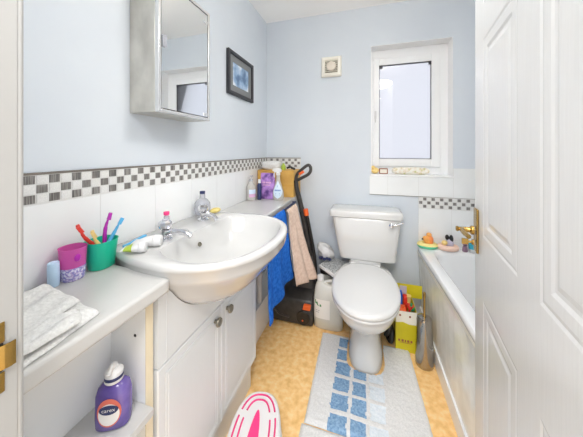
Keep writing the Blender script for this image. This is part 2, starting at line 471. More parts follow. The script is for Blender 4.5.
b = BM(); box(b, (BX+.020, BY0, 0), (BX+.036, BY1, .092)); obj('plinth', b, 'upvc', bath, bevel=.002)

# ---------------------------------------------------------------- the open door
E0 = Vector((1.12, -1.061, 0)); DD = Vector((-.156, -.988, 0)).normalized(); DN = Vector((-.988, .156, 0)).normalized()   # along the leaf, and out of its visible face
DW, DH, DT = .69, 1.985, .035
def dp(k, z, o): return E0+DD*k+DN*o+Vector((0, 0, z))
b = BM()
us = [0, .088, .322, .408, .602, DW]; zs = [.008, .20, .787, .958, 1.492, 1.585, 1.86, DH]
for i in range(len(us)-1):
    for j in range(len(zs)-1):
        a, c, d, e = us[i], us[i+1], zs[j], zs[j+1]
        def q(ins, dep): return [b.verts.new(dp(*p)) for p in ((a+ins, d+ins, dep), (c-ins, d+ins, dep), (c-ins, e-ins, dep), (a+ins, e-ins, dep))]
        if i in (1, 3) and j in (1, 3, 5):
            L = [q(0, 0), q(.006, -.0014), q(.012, -.0006), q(.030, -.0008), q(.037, -.0026), q(.043, -.0026), q(.052, -.001)]
            for r0, r1 in zip(L[:-1], L[1:]):
                for t in range(4): b.faces.new((r0[t], r0[(t+1) % 4], r1[(t+1) % 4], r1[t]))
            b.faces.new(L[-1])
        else:
            b.faces.new(q(0, 0))
for f4 in ([(0, .008, 0), (DW, .008, 0), (DW, .008, -DT), (0, .008, -DT)], [(0, DH, 0), (DW, DH, 0), (DW, DH, -DT), (0, DH, -DT)],
           [(0, .008, 0), (0, DH, 0), (0, DH, -DT), (0, .008, -DT)], [(DW, .008, 0), (DW, DH, 0), (DW, DH, -DT), (DW, .008, -DT)],
           [(0, .008, -DT), (DW, .008, -DT), (DW, DH, -DT), (0, DH, -DT)]):
    b.faces.new([b.verts.new(dp(*p)) for p in f4])
bmesh.ops.remove_doubles(b, verts=b.verts, dist=.0002)
door = struct('door_1', b, 'door', 'white panelled door standing open at right')
hd = None
b = BM()
pl = [dp(*p) for p in ((.006, .895, 0), (.046, .895, 0), (.046, 1.022, 0), (.006, 1.022, 0))]
loft(b, [pl, [p+DN*.006 for p in pl]])
hd = obj('handle', b, 'brass', door, bevel=.003)
b = BM()
lathe(b, [(.013, 0), (.013, .006), (.008, .010), (.006, .036), (.008, .040), (.006, .044)], dp(.026, .957, .009), 16, axis=DN)
tube(b, smooth_path([dp(.026, .957, .038), dp(.045, .957, .039), dp(.075, .957, .037), dp(.100, .957, .033)]), [.0065]*13+[.006]*5+[.005], 10)
obj('lever', b, 'brass', hd, smooth=True)
b = BM(); lathe(b, [(.008, 0), (.008, .004), (.0035, .006), (.0035, .014)], dp(.026, .922, .009), 14, axis=DN)
c0 = dp(.026, .922, .022); loft(b, [[c0+DD*x+DN*o+Vector((0, 0, z)) for x, o in ((-.003, 0), (.003, 0), (.003, .016), (-.003, .016))] for z in (-.008, .008)])
obj('thumb_turn', b, 'brass', hd, smooth=True)

# ---------------------------------------------------------------- ceiling lamp
lp = thing('ceiling_light', (.97, -1.12, CZ), 'round opal ceiling light mounted above the middle of the room', 'ceiling light')
b = BM(); lathe(b, [(.06, 0), (.06, -.02), (.012, -.026), (.012, -.21), (.05, -.215), (.05, -.219)], (.97, -1.12, CZ), 40); obj('base_ring', b, 'white_plastic', lp, smooth=True)
b = BM(); lathe(b, [(.05, -.22), (.12, -.223), (.15, -.231), (.155, -.243), (.14, -.268), (.10, -.288), (.05, -.296), (.001, -.298)], (.97, -1.12, CZ), 40); obj('opal_shade', b, 'lampglass', lp, smooth=True)

# ---------------------------------------------------------------- vanity basin unit with worktop and shelf unit
VY0, VY1, VX = -1.411, -.797, .276
CYB = -1.11
RIM = [(.018, .232), (.05, .251), (.10, .269), (.16, .285), (.22, .292), (.28, .294), (.33, .287), (.38, .268), (.42, .245), (.455, .212), (.485, .168), (.505, .115), (.516, .055), (.5185, 0)]
def basin_ring(z, sc=1.0, cx=.22, inner=False, n=60):
    """D-shaped outline at height z, scaled about (cx, CYB)"""
    pts = RIM
    half = [(x, CYB+w) for x, w in pts]+[(x, CYB-w) for x, w in pts[-2::-1]]
    # close across the straight back edge
    xs, yb = pts[0]
    back = [(xs, CYB-yb+2*yb*t/10) for t in range(1, 10)]
    loop = half+back
    return [(cx+(x-cx)*sc, CYB+(y-CYB)*sc*(.965 if y > CYB else 1), z) for x, y in loop]
BOWL = [(.864, .992), (.838, .980), (.822, .945), (.797, .865), (.762, .78), (.735, .70), (.71, .60), (.687, .48), (.668, .34), (.66, .2)]      # outside of the bowl: (height, scale)
def bowl_half(z):
    """half-width of the outside of the bowl where it crosses the cabinet face"""
    for (za, sa), (zb, sb) in zip(BOWL[:-1], BOWL[1:]):
        if zb <= z <= za:
            s = sb+(sa-sb)*(z-zb)/(za-zb); break
    else: return 0
    x = .22+(VX-.22)/s
    for (xa, wa), (xb, wb) in zip(RIM[:-1], RIM[1:]):
        if xa <= x <= xb: return (wa+(wb-wa)*(x-xa)/(xb-xa))*s
    return 0
van = thing('vanity_unit', (.14, -1.11, 0), 'white two door vanity unit carrying the semi recessed basin', 'vanity unit')
b = BM()
box(b, (.03, VY0, .15), (VX-.018, VY0+.016, .81)); box(b, (.03, VY1-.016, .15), (VX-.018, VY1, .81)); box(b, (.03, VY0+.016, .15), (VX-.018, VY1-.016, .166)); box(b, (.03, VY0+.016, .166), (.04, VY1-.016, .6))
obj('carcass', b, 'cab', van)
b = BM(); box(b, (.05, VY0+.002, 0), (VX-.03, VY1-.004, .15)); obj('plinth', b, 'cab', van)
# false drawer front cut out under the bowl
b = BM()
zt = [.612+.012*i for i in range(17)]
lo_, hi_ = [], []
for z in zt:
    w = min(bowl_half(z)+.003, .30)
    lo_.append((CYB-w, z)); hi_.append((CYB+w, z))
ztop = zt[-1]
left = [(VY0+.002, .609), (CYB-.05, .609), (CYB-.05, .659)]+[p for p in lo_ if p[0] < CYB-.05 and p[0] > VY0+.004]
left += [(left[-1][0], ztop), (VY0+.002, ztop)]
right = [(CYB+.05, .609), (VY1-.002, .609), (VY1-.002, ztop)]
rr = [p for p in hi_ if p[0] > CYB+.05 and p[0] < VY1-.004]
right += [(rr[-1][0], ztop)]+rr[::-1]+[(CYB+.05, .659)]
prism(b, left, 'x', VX-.018, VX); prism(b, right, 'x', VX-.018, VX)
box(b, (VX-.018, CYB-.05, .609), (VX, CYB+.05, .659))
box(b, (VX, VY0+.030, .612), (VX+.0012, VY0+.0325, ztop)); 
obj('false_drawer_front', b, 'cab', van)
for k, (a, c) in enumerate(((VY0+.002, CYB-.0015), (CYB+.0015, VY1-.002))):
    b = BM()
    z0, z1 = .152, .604
    def rq(ins, x): return [(x, a+ins, z0+ins), (x, c-ins, z0+ins), (x, c-ins, z1-ins), (x, a+ins, z1-ins)]
    loft(b, [rq(0, VX-.018), rq(0, VX-.003), rq(.003, VX), rq(.024, VX), rq(.0262, VX-.003), rq(.0284, VX), rq(.034, VX), rq(.036, VX-.002), rq(.038, VX)], True, True)
    dr = obj('door', b, 'cab', van)
    b = BM()
    yk = CYB-.042 if k == 0 else CYB+.038
    lathe(b, [(.007, 0), (.0065, .008), (.014, .012), (.0165, .017), (.015, .022), (.0105, .024), (.009, .0225), (.001, .0225)], (VX, yk, .567), 20, axis=(1, 0, 0))
    obj('knob', b, 'pewter', dr, smooth=True)

# open shelf unit at the near end
sh = thing('shelf_unit', (.15, -1.58, 0), 'white open shelf unit under the worktop beside the vanity', 'shelf unit')
b = BM(); box(b, (.03, -1.441, 0), (.268, -1.4195, .809)); sd_ = obj('side_panel', b, 'cab_in', sh)
b = BM(); box(b, (.268, -1.441, 0), (.2705, -1.4195, .809)); obj('edge_strip', b, 'edge', sd_)
b = BM(); box(b, (.14, NY+.002, .0), (.152, -1.4415, .809)); obj('back_panel', b, 'cab_in', sh)
b = BM(); box(b, (.1525, NY+.002, .53), (.296, -1.4415, .548)); obj('shelf', b, 'laminate', sh, bevel=.001)
b = BM(); lathe(b, [(.004, 0), (.0035, .001)], (.235, -1.4415, .715), 12, axis=(0, -1, 0)); obj('shelf_pin_hole', b, 'black', sd_)

# worktop: one board with the basin cut out of its front edge
b = BM()
poly = [(.0085, NY+.001), (.302, NY+.001), (.302, CYB-.284), (.06, CYB-.262), (.06, CYB+.262), (.302, CYB+.282), (.302, -.008), (.0085, -.008)]
prism(b, poly, 'z', .812, .85)
wt = obj('worktop', b, 'laminate', bevel=.008, seg=3)
tag(wt, 'long white worktop running along the left wall under bottles and cups', 'worktop')

# basin
bas = thing('basin', (.25, CYB, .85), 'white semi recessed ceramic basin in the worktop', 'basin')
b = BM()
CX_ = .30
def inner_ring(z, sc):
    out = []
    for i in range(len(RIM)*2-1+9):
        pass
    c = (.325, CYB)
    src = basin_ring(z)
    for x, y, zz in src:
        xi = max(x, .0)
        # inner opening: back edge moved forward to leave the tap ledge
        nx = .180+(x-.018)*(.489-.180)/(.5185-.018); ny = CYB+(y-CYB)*.875
        out.append((c[0]+(nx-c[0])*sc, c[1]+(ny-c[1])*sc, z))
    return out
rings = [basin_ring(z, s) for z, s in BOWL[::-1]]
rings += [basin_ring(.866, 1.0), basin_ring(.874, 1.0), basin_ring(.8805, .992), basin_ring(.883, .975)]
rings += [inner_ring(.883, 1.0), inner_ring(.879, .985), inner_ring(.865, .955), inner_ring(.83, .89), inner_ring(.79, .77), inner_ring(.76, .58), inner_ring(.748, .34), inner_ring(.745, .12)]
# fix: scaled underside rings keep clear of the wall
loft(b, rings)
obj('bowl', b, 'ceramic', bas, smooth=True, auto=60)
b = BM(); lathe(b, [(.022, 0), (.022, .003), (.012, .001), (.001, .0005)], (.31, CYB, .7455), 20); obj('waste', b, 'chrome', bas, smooth=True)
b = BM(); lathe(b, [(.0085, 0), (.0085, .004), (.0065, .0045), (.006, .001), (.001, .001)], (.2035, CYB-.035, .838), 18, axis=(.9, 0, .35)); ov = obj('overflow', b, 'pewter', bas, smooth=True)

def tap(xt, y, rot, label):
    t = thing('basin_tap', (xt, y, .883), label, 'tap', 'taps on the basin')
    c = Vector((xt, y, .883)); d = Vector((cos(rot), sin(rot), 0))
    b = BM(); lathe(b, [(.024, 0), (.024, .006), (.015, .012), (.013, .028), (.015, .034), (.011, .038)], c, 20); obj('body', b, 'chrome', t, smooth=True)
    b = BM(); tube(b, smooth_path([c+Vector((0, 0, .022)), c+d*.03+Vector((0, 0, .03)), c+d*.075+Vector((0, 0, .03)), c+d*.098+Vector((0, 0, .017))]), [.012]*8+[.010]*6+[.009]*5, 12); obj('spout', b, 'chrome', t, smooth=True)
    b = BM()
    n = 8
    prof = [(.009, .038), (.019, .042), (.0225, .052), (.021, .062), (.014, .068), (.001, .069)]
    lathe(b, prof, c, 8); hd_ = obj('faceted_head', b, 'chrome', t)
    b = BM(); lathe(b, [(.010, .0685), (.010, .0715), (.001, .0725)], c, 16); obj('head_cap', b, 'crystal', hd_, smooth=True)
    return t
tap(.140, -1.245, .12, 'nearer chrome basin tap with faceted head, next to the white tubes')
tap(.112, -1.0, -.35, 'farther chrome basin tap with faceted head, in front of the clear bottle')

# boxed pipes and low casing under the right end of the worktop
b = BM(); box(b, (.008, VY1+.002, 0), (.157, -.008, .20)); struct('trim_7', b, 'upvc', 'white boxed pipe casing along the floor', bevel=.002)
pp = thing('waste_pipe', (.135, -.45, .2), 'white upright waste pipe in the gap between vanity and blue towel', 'pipe')
b = BM(); tube(b, [(.135, -.455, .2), (.135, -.455, .811)], .018, 14); obj('pipe', b, 'white_plastic', pp, smooth=True)
b = BM(); tube(b, [(.135, -.455, .36), (.135, -.455, .40)], .023, 14); obj('coupling', b, 'white_plastic', pp, smooth=True)
vp = thing('copper_pipe', (.11, -.56, .2), 'thin upright supply pipe with valve close behind the vanity', 'pipe')
b = BM(); tube(b, [(.12, -.56, .2), (.12, -.56, .811)], .0085, 12); obj('pipe', b, 'pewter', vp, smooth=True)
b = BM(); tube(b, [(.12, -.56, .40), (.12, -.56, .46)], .013, 12); tube(b, [(.12, -.56, .43), (.15, -.56, .43)], .006); obj('valve', b, 'pewter', vp, smooth=True)

# ---------------------------------------------------------------- mirror cabinet
mc = thing('mirror_cabinet', (0, -1.117, 1.325), 'small aluminium bathroom cabinet with mirrored door on the left wall', 'mirror cabinet')
y0, y1, z0, z1, xd = -1.262, -.975, 1.325, 1.808, .125
b = BM(); box(b, (.001, y0, z0), (xd-.012, y1, z1)); obj('body', b, 'alu', mc, bevel=.002)
b = BM(); 
def cab_ring(bm, ins, w, x0, x1):
    Y0, Y1, Z0, Z1 = y0+ins, y1-ins, z0+ins, z1-ins
    box(bm, (x0, Y0, Z0), (x1, Y0+w, Z1)); box(bm, (x0, Y1-w, Z0), (x1, Y1, Z1)); box(bm, (x0, Y0+w, Z0), (x1, Y1-w, Z0+w)); box(bm, (x0, Y0+w, Z1-w), (x1, Y1-w, Z1))
cab_ring(b, 0, .012, xd-.012, xd+.005); obj('front_frame', b, 'alu_bright', mc, bevel=.0015)
b = BM(); cab_ring(b, .012, .0035, xd-.012, xd-.001); obj('seal', b, 'black', mc)
b = BM(); box(b, (xd-.006, y0+.0155, z0+.0155), (xd+.002, y1-.0155, z1-.0155)); md_ = obj('mirror_door', b, 'mirror', mc)
b = BM(); box(b, (xd+.002, y0+.0165, 1.555), (xd+.008, y0+.034, 1.595)); obj('finger_pull', b, 'clear', md_, bevel=.002)
for zz in (z1-.055, z0+.02):
    b = BM(); box(b, (xd+.002, y1-.042, zz), (xd+.005, y1-.017, zz+.012)); obj('clip', b, 'alu_bright', md_)

# ---------------------------------------------------------------- framed picture
pf = thing('framed_picture', (0, -.463, 1.54), 'small black framed blue landscape picture hanging on the left wall', 'picture')
y0, y1, z0, z1 = -.633, -.292, 1.54, 1.812
b = BM()
def pring(bm, a, w, x0, x1):
    box(bm, (x0, y0+a, z0+a), (x1, y0+a+w, z1-a)); box(bm, (x0, y1-a-w, z0+a), (x1, y1-a, z1-a)); box(bm, (x0, y0+a+w, z0+a), (x1, y1-a-w, z0+a+w)); box(bm, (x0, y0+a+w, z1-a-w), (x1, y1-a-w, z1-a))
pring(b, 0, .022, .001, .02); obj('frame', b, 'frame_black', pf, bevel=.002)
b = BM(); pring(b, .022, .042, .002, .010); obj('mount', b, 'mount', pf)
b = BM(); box(b, (.002, y0+.064, z0+.064), (.008, y1-.064, z1-.064)); obj('print', b, 'print', pf)

# ---------------------------------------------------------------- extractor fan
ef = thing('extractor_fan', (.549, 0, 1.762), 'square cream extractor fan high on the far wall', 'extractor fan')
b = BM(); cx, cz, h = .549, 1.845, .077
def sq(i, y): return [(cx-h+i, y, cz-h+i), (cx+h-i, y, cz-h+i), (cx+h-i, y, cz+h-i), (cx-h+i, y, cz+h-i)]
loft(b, [sq(0, -.001), sq(0, -.022), sq(.008, -.032), sq(.026, -.032), sq(.029, -.022)]); obj('housing', b, 'cream', ef, bevel=.002)
b = BM()
hh = h-.03
for i in range(7): box(b, (cx-hh, -.0275, cz-hh+i*.0135), (cx+hh, -.0225, cz-hh+.006+i*.0135))
obj('grille', b, 'fan_dark', ef)
b = BM(); lathe(b, [(.037, 0), (.037, .005), (.033, .009), (.001, .011)], (cx, -.0278, cz), 32, axis=(0, -1, 0)); obj('round_cover', b, 'lens', ef, smooth=True)

# ---------------------------------------------------------------- toilet
TX = .80
wc = thing('toilet', (TX, -.4, 0), 'white close coupled toilet with closed lid below the window', 'toilet')
def rrect(cx, cy, z, hx, hy, p=7, n=48): return ell(cx, cy, z, hx, hy, n, p)
b = BM()
loft(b, [rrect(TX+.013, -.112, .448, .172, .082), rrect(TX+.013, -.112, .452, .182, .092), rrect(TX+.007, -.108, .58, .203, .098, 9), rrect(TX+.002, -.105, .728, .226, .098, 10), rrect(TX+.002, -.105, .732, .22, .094, 10)])
ct = obj('cistern', b, 'ceramic2', wc, smooth=True, auto=50)
b = BM()
loft(b, [rrect(TX, -.106, .732, .232, .098, 11), rrect(TX, -.107, .736, .24, .1045, 11), rrect(TX, -.107, .768, .241, .105, 11), rrect(TX, -.107, .779, .236, .100, 10), rrect(TX, -.107, .785, .222, .09, 8), rrect(TX, -.107, .787, .18, .06, 6)])
obj('cistern_lid', b, 'ceramic2', wc, smooth=True, auto=50)
b = BM(); lathe(b, [(.014, 0), (.014, .006), (.008, .010), (.008, .022), (.011, .024), (.001, .027)], (.966, -.2055, .703), 18, axis=(0, -1, 0))
tube(b, smooth_path([(.966, -.222, .703), (.99, -.224, .711), (1.035, -.224, .73)]), [.007]*6+[.0055]*6+[.008], 10); obj('flush_lever', b, 'chrome', wc, smooth=True)
def egg(z, s=1.0, y0=-.215, y1=-.768, hw=.182, n=56, cx=TX, flat=.55):
    """seat outline: blunt at the hinge end y0, round at the front y1"""
    out = []; cy = (y0+y1)/2-.005; hl = abs(y1-y0)/2
    for i in range(n):
        a = 2*pi*i/n; c, sn = cos(a), sin(a)
        w = hw*math.copysign(abs(c)**(.95), c)
        if sn > 0: w = hw*math.copysign(abs(c)**.72, c)
        out.append((cx+w*s, cy+hl*sn*s, z))
    return out
b = BM()
loft(b, [egg(.418, .985), egg(.421, 1.0), egg(.432, 1.0), egg(.440, .975), egg(.443, .90), egg(.445, .6), egg(.4455, .2)]); ld = obj('seat_lid', b, 'seat', wc, smooth=True, auto=60)
b = BM(); loft(b, [egg(.400, .97), egg(.404, .995), egg(.412, .995), egg(.416, .975)]); obj('seat_ring', b, 'seat', wc, smooth=True, auto=60)
for sx in (-.075, .075):
    b = BM(); tube(b, [(TX+sx-.018, -.225, .43), (TX+sx+.018, -.225, .43)], .011, 12); obj('hinge', b, 'seat', ld, smooth=True)

def pan(z, hw, yf, yb, n=56, p=2.2):
    out = []; cy = (yf+yb)/2; hl = (yb-yf)/2
    for i in range(n):
        a = 2*pi*i/n; c, sn = cos(a), sin(a)
        q = p if sn < 0 else 3.2
        out.append((TX+.002+hw*math.copysign(abs(c)**(2/q), c), cy+hl*math.copysign(abs(sn)**(2/q), sn), z))
    return out
b = BM()
loft(b, [pan(0, .096, -.562, -.14, p=3), pan(.01, .098, -.565, -.14, p=3), pan(.03, .093, -.558, -.14, p=3), pan(.10, .086, -.545, -.14, p=2.8), pan(.17, .086, -.54, -.13, p=2.6), pan(.205, .096, -.552, -.12, p=2.4), pan(.24, .116, -.595, -.115), pan(.28, .142, -.66, -.11), pan(.32, .16, -.71, -.11), pan(.36, .171, -.742, -.11), pan(.39, .174, -.752, -.11), pan(.399, .171, -.749, -.112)])
obj('pan', b, 'ceramic2', wc, smooth=True, auto=60)
b = BM(); loft(b, [rrect(TX, -.12, .395, .105, .095, 6), rrect(TX, -.12, .43, .104, .094, 6), rrect(TX+.003, -.12, .4485, .106, .09, 6)]); obj('cistern_shelf', b, 'ceramic2', wc, smooth=True)

# ---------------------------------------------------------------- mats on the floor
def mat_mesh(x0a, x1a, x0b, x1b, yb, yf, cells, cut=None, z=.012, ny=110, nx=106):
    """tufted mat from back edge yb (x0b..x1b) to front edge yf (x0a..x1a); cells(x, y) -> material index"""
    bm = BM(); grid = []
    for j in range(ny+1):
        t = j/ny; row = []
        for i in range(nx+1):
            s = i/nx
            y = yb+(yf-yb)*t
            x = (x0b+(x0a-x0b)*t)+s*((x1b+(x1a-x1b)*t)-(x0b+(x0a-x0b)*t))
            n1 = noise.noise((x*60, y*60, 1)); n2 = noise.noise((x*9, y*9, 4))
            ed = min(s, 1-s, t, 1-t)
            zz = z*min(1, .45+ed*22)+.0022*n1+.003*n2
            if ed == 0: zz = .001
            x += .0022*noise.noise((y*40, s*3, 2)); 
            m = cells(x, y)
            row.append((bm.verts.new((x, y, max(.001, zz+(-.001 if m else .001)))), x, y))
        grid.append(row)
    for j in range(ny):
        for i in range(nx):
            a, c, d, e = grid[j][i], grid[j][i+1], grid[j+1][i+1], grid[j+1][i]
            mx, my = (a[1]+d[1])/2, (a[2]+d[2])/2
            if cut and cut(mx, my): continue
            f = bm.faces.new((a[0], e[0], d[0], c[0])); f.material_index = cells(mx, my)
    for v in [v for v in bm.verts if not v.link_faces]: bm.verts.remove(v)
    return bm
def cells_a(x, y):
    k = (-.358-y)/.0925; f = k-math.floor(k)
    w = .006*noise.noise((x*25, y*25, 9))
    if k < 0 or f > .80+w*4: return 0
    if .648+w < x < .724+w: return 1
    if .740+w < x < .806+w and k > 1: return 1
    if .822+w < x < .892+w and k > 1: return 2
    return 0
def cut_a(x, y):      # the cut-out that goes round the toilet's foot
    return y > -.578 and abs(x-TX-.002) < .102 and (y > -.50 or (abs(x-TX)/.102)**3+(abs(y+.48)/.090)**3 < 1)
m1 = obj('toilet_mat', mat_mesh(.545, 1.078, .536, 1.05, -.335, -.888, cells_a, cut_a), ['mat_white', 'mat_blue', 'mat_pale'], smooth=True, auto=180)
tag(m1, 'white tufted pedestal mat with blue squares around the toilet foot', 'bath mat', 'white and blue tufted mats')
def cells_b(x, y):
    k = (-.925-y)/.0925; f = k-math.floor(k); w = .006*noise.noise((x*25, y*25, 5))
    if k < 0 or f > .80+w*4: return 0
    if .640+w < x < .716+w or .732+w < x < .80+w: return 1
    if .816+w < x < .886+w: return 2
    return 0
m2 = obj('bath_mat', mat_mesh(.545, 1.085, .536, 1.08, -.892, -1.50, cells_b), ['mat_white', 'mat_blue', 'mat_pale'], smooth=True, auto=180)
tag(m2, 'white tufted bath mat with blue squares nearest the camera', 'bath mat', 'white and blue tufted mats')

# ---------------------------------------------------------------- step stool
AX = Vector((-.21, 1, 0)).normalized(); AW = Vector((AX.y, -AX.x, 0))
SC = Vector((.433, -1.172, 0))
st = thing('step_stool', SC, 'white oval step stool with pink grip lines beside the vanity', 'step stool')
def so(s, w, z): return SC+AX*s+AW*w+Vector((0, 0, z))
def oval(z, ins=0, n=56, L=.185, Wd=.094):
    out = []
    for i in range(n):
        a = 2*pi*i/n
        c, sn = cos(a), sin(a)
        out.append(so((L-ins)*math.copysign(abs(c)**.85, c), (Wd-ins)*math.copysign(abs(sn)**.75, sn), z))
    return out
b = BM()
loft(b, [oval(.0, -.022), oval(.012, -.021), oval(.15, -.002), oval(.182, .0), oval(.194, .002), oval(.199, .007), oval(.2, .012), oval(.1985, .02), oval(.1985, .05)])
obj('body', b, 'white_plastic', st, smooth=True, auto=60)
def inset_pt(a, ins):
    c, sn = cos(a), sin(a); L, Wd = .185-ins, .094-ins
    return L*math.copysign(abs(c)**.85, c), Wd*math.copysign(abs(sn)**.75, sn)
def grip(ins, a0, a1, r=.0032):
    b = BM(); tube(b, [so(*inset_pt(a0+(a1-a0)*i/16, ins), .1992) for i in range(17)], r, 8, flat=1.0); return b
for ins, spans in ((.020, ((-.95, .95), (1.12, 2.02), (-2.02, -1.12), (2.19, 4.09))), (.040, ((-.85, .85), (1.1, 2.04), (-2.04, -1.1), (2.29, 3.99)))):
    for a0, a1 in spans: obj('grip_line', grip(ins, a0, a1), 'pink', st, smooth=True)
b = BM(); n = 24
ring = []
for i in range(n):
    a = 2*pi*i/n; s = cos(a)*.105; wd = .020*sin(a)*(1-.28*cos(a))
    ring.append((s, wd))
loft(b, [[so(s, w, .1975) for s, w in ring], [so(s, w, .2022) for s, w in ring], [so(s*.96, w*.85, .203) for s, w in ring]]); obj('grip_pad', b, 'hotpink', st, smooth=True)

# ---------------------------------------------------------------- toilet brush
tb = thing('toilet_brush', (1.117, -.408, 0), 'polished steel toilet brush holder standing against the bath panel', 'toilet brush')
b = BM(); lathe(b, [(.043, 0), (.046, .004), (.046, .02), (.0425, .16), (.040, .25), (.037, .262), (.020, .268), (.012, .268)], (1.117, -.408, 0), 36); obj('holder', b, 'steel', tb, smooth=True)
b = BM(); lathe(b, [(.008, .266), (.008, .274), (.0055, .28), (.0055, .37), (.0075, .375), (.0075, .40), (.004, .404)], (1.117, -.408, 0), 16); obj('handle', b, 'brass', tb, smooth=True)

# ---------------------------------------------------------------- yellow box of toys
X0, X1, Y0, Y1 = .976, 1.09, -.345, -.19
yb = thing('toy_box', (1.033, -.27, 0), 'open yellow cardboard box of bath toys between toilet and brush', 'box')
b = BM(); t = .003
box(b, (X0, Y0, 0), (X1, Y1, .004)); box(b, (X0, Y0, .004), (X1, Y0+t, .175)); box(b, (X0, Y1-t, .004), (X1, Y1, .245)); box(b, (X0, Y0+t, .004), (X0+t, Y1-t, .245)); box(b, (X1-t, Y0+t, .004), (X1, Y1-t, .245))
obj('carton', b, 'yellowbox', yb)
b = BM(); prism(b, [(X0, .168), (X0+.04, .176), (X1-.04, .166), (X1, .168), (X1, .24), (X0, .236)], 'y', Y0-.0008, Y0+t); fp = obj('cream_front_band', b, 'cream', yb)
for px_, pz_ in ((X0+.024, .214), (X0+.078, .212)):
    b = BM(); lathe(b, [(.006, 0), (.006, .0008)], (px_, Y0-.0008, pz_), 12, axis=(0, -1, 0)); obj('round_mark', b, 'maroon', fp)
b = BM()
bars(b, lambda u, v: (X0+.012+u*.09, Y0-.0006, .056+v*.016), [(.15, 1, [(.02, .14), (.22, .36), (.42, .5), (.56, .7), (.76, .88)]), (-.25, -.05, [(.1, .8)])])
obj('front_lettering', b, 'maroon', yb)
b = BM(); box(b, (X0-.004, Y1-.006, .245), (X1+.058, Y1-.003, .328)); fl = obj('back_flap', b, 'yellowbox', yb)
b = BM(); box(b, (X0+.04, Y1-.0075, .255), (X0+.082, Y1-.0058, .315)); obj('flap_print', b, 'lav', fl)
def brick(name, label, lo, hi, mat, studs=True):
    o = thing(name, ((lo[0]+hi[0])/2, (lo[1]+hi[1])/2, lo[2]), label, 'toy', 'toys in the yellow box')
    b = BM(); box(b, lo, hi); obj('block', b, mat, o, bevel=.003)
    b = BM()
    for fx in (.28, .72): lathe(b, [(.008, 0), (.008, .006), (.007, .007)], (lo[0]+(hi[0]-lo[0])*fx, (lo[1]+hi[1])/2, hi[2]), 14)
    obj('studs', b, mat, o, smooth=True)
brick('toy_block', 'blue toy block sticking up at the left of the yellow box', (.992, -.262, .19), (1.024, -.225, .300), 'blue')
brick('toy_block', 'orange toy block lying low at the front of the yellow box', (.982, -.338, .19), (1.036, -.275, .240), 'orange')
brick('toy_block', 'red toy block standing at the back of the yellow box', (1.030, -.262, .18), (1.052, -.215, .276), 'red')
rt = thing('toy_funnel', (1.045, -.30, .2), 'small red toy funnel leaning in the yellow box', 'toy', 'toys in the yellow box')
b = BM(); lathe(b, [(.006, 0), (.006, .03), (.02, .055), (.021, .06), (.019, .06), (.004, .03)], (1.052, -.318, .205), 18, axis=(.15, .1, 1)); obj('cone', b, 'red', rt, smooth=True)
gb = BM(); ball(gb, (1.072, -.300, .240), .017, seg=18); lathe(gb, [(.006, 0), (.006, .016), (.004, .018)], (1.068, -.302, .252), 10)
tag(obj('toy_ball', gb, 'green', smooth=True), 'green round toy at the right of the yellow box', 'toy', 'toys in the yellow box')
yb2 = BM(); lathe(yb2, [(.014, 0), (.017, .05), (.018, .055), (.001, .055)], (1.062, -.228, .22), 18)
tag(obj('toy_cup', yb2, 'yellow', smooth=True), 'soft yellow toy cup at the back of the yellow box', 'toy', 'toys in the yellow box')

# black hose on the floor behind the toilet foot
b = BM()
tube(b, smooth_path([(.925, -.30, .05), (.94, -.33, .10), (.952, -.30, .15), (.945, -.25, .16), (.94, -.22, .10), (.935, -.25, .03), (.945, -.30, .02), (.955, -.33, .045), (.957, -.30, .09), (.93, -.24, .12)], 8), .014, 12)
tag(obj('black_hose', b, 'black', smooth=True), 'coil of black hose between the toilet foot and yellow box', 'hose')

# ---------------------------------------------------------------- bin, bag and jug left of the toilet
bn = thing('storage_bin', (.58, -.10, 0), 'pale grey plastic bin half hidden behind the jug and toilet', 'bin')
b = BM(); loft(b, [rrect(.575, -.105, 0, .075, .065, 5, 40), rrect(.575, -.105, .31, .086, .083, 5, 40)]); obj('body', b, 'grey_plastic', bn, smooth=True, auto=50)
b = BM(); loft(b, [rrect(.575, -.105, .311, .090, .087, 5, 40), rrect(.575, -.105, .333, .090, .087, 5, 40), rrect(.575, -.105, .336, .086, .083, 5, 40)]); obj('lid', b, 'black', bn, smooth=True, auto=50)
bx = [(.480, -.181), (.608, -.306), (.676, -.085), (.552, -.014)]
def quad(z, s=1.0):
    cx_ = sum(p[0] for p in bx)/4; cy_ = sum(p[1] for p in bx)/4
    return [(cx_+(x-cx_)*s, cy_+(y-cy_)*s, z) for x, y in bx]
sc_ = thing('bathroom_scale', (.575, -.14, .3365), 'bathroom scale with mottled grey top and white rim lying on the bin', 'bathroom scale')
b = BM(); loft(b, [quad(.3365, .94), quad(.352, .97)]); obj('dark_base', b, 'black', sc_, bevel=.004)
b = BM(); loft(b, [quad(.3525, 1.0), quad(.366, 1.0), quad(.370, .97), quad(.3705, .86)]); obj('rim', b, 'white_plastic', sc_, bevel=.002)
b = BM(); loft(b, [quad(.3707, .85), quad(.374, .84)]); obj('platform', b, 'speckle', sc_)
bagm = thing('plastic_bag', (.515, -.115, .374), 'white plastic bag with blue print crumpled on the bathroom scale', 'bag')
b = BM(); ball(b, (0, 0, 0), 1, seg=28)
for v in b.verts:
    d = v.co.copy(); q = .86+.22*noise.noise(d*2.6)+.10*noise.noise(d*6)
    v.co = Vector((.520+d.x*.066*q-.035*max(0, d.z), -.085+d.y*.06*q, max(.375, .43+d.z*.074*q)))
obj('bag', b, 'white_plastic', bagm, smooth=True, auto=180)
b = BM()
for i in range(5):
    a = -2.3+i*.32
    c0 = Vector((.520+.060*cos(a), -.085+.056*sin(a), .398+.006*(i % 2)))
    ball(b, c0, .012, .012, .010, 8)
obj('blue_print', b, 'navy', bagm, smooth=True)

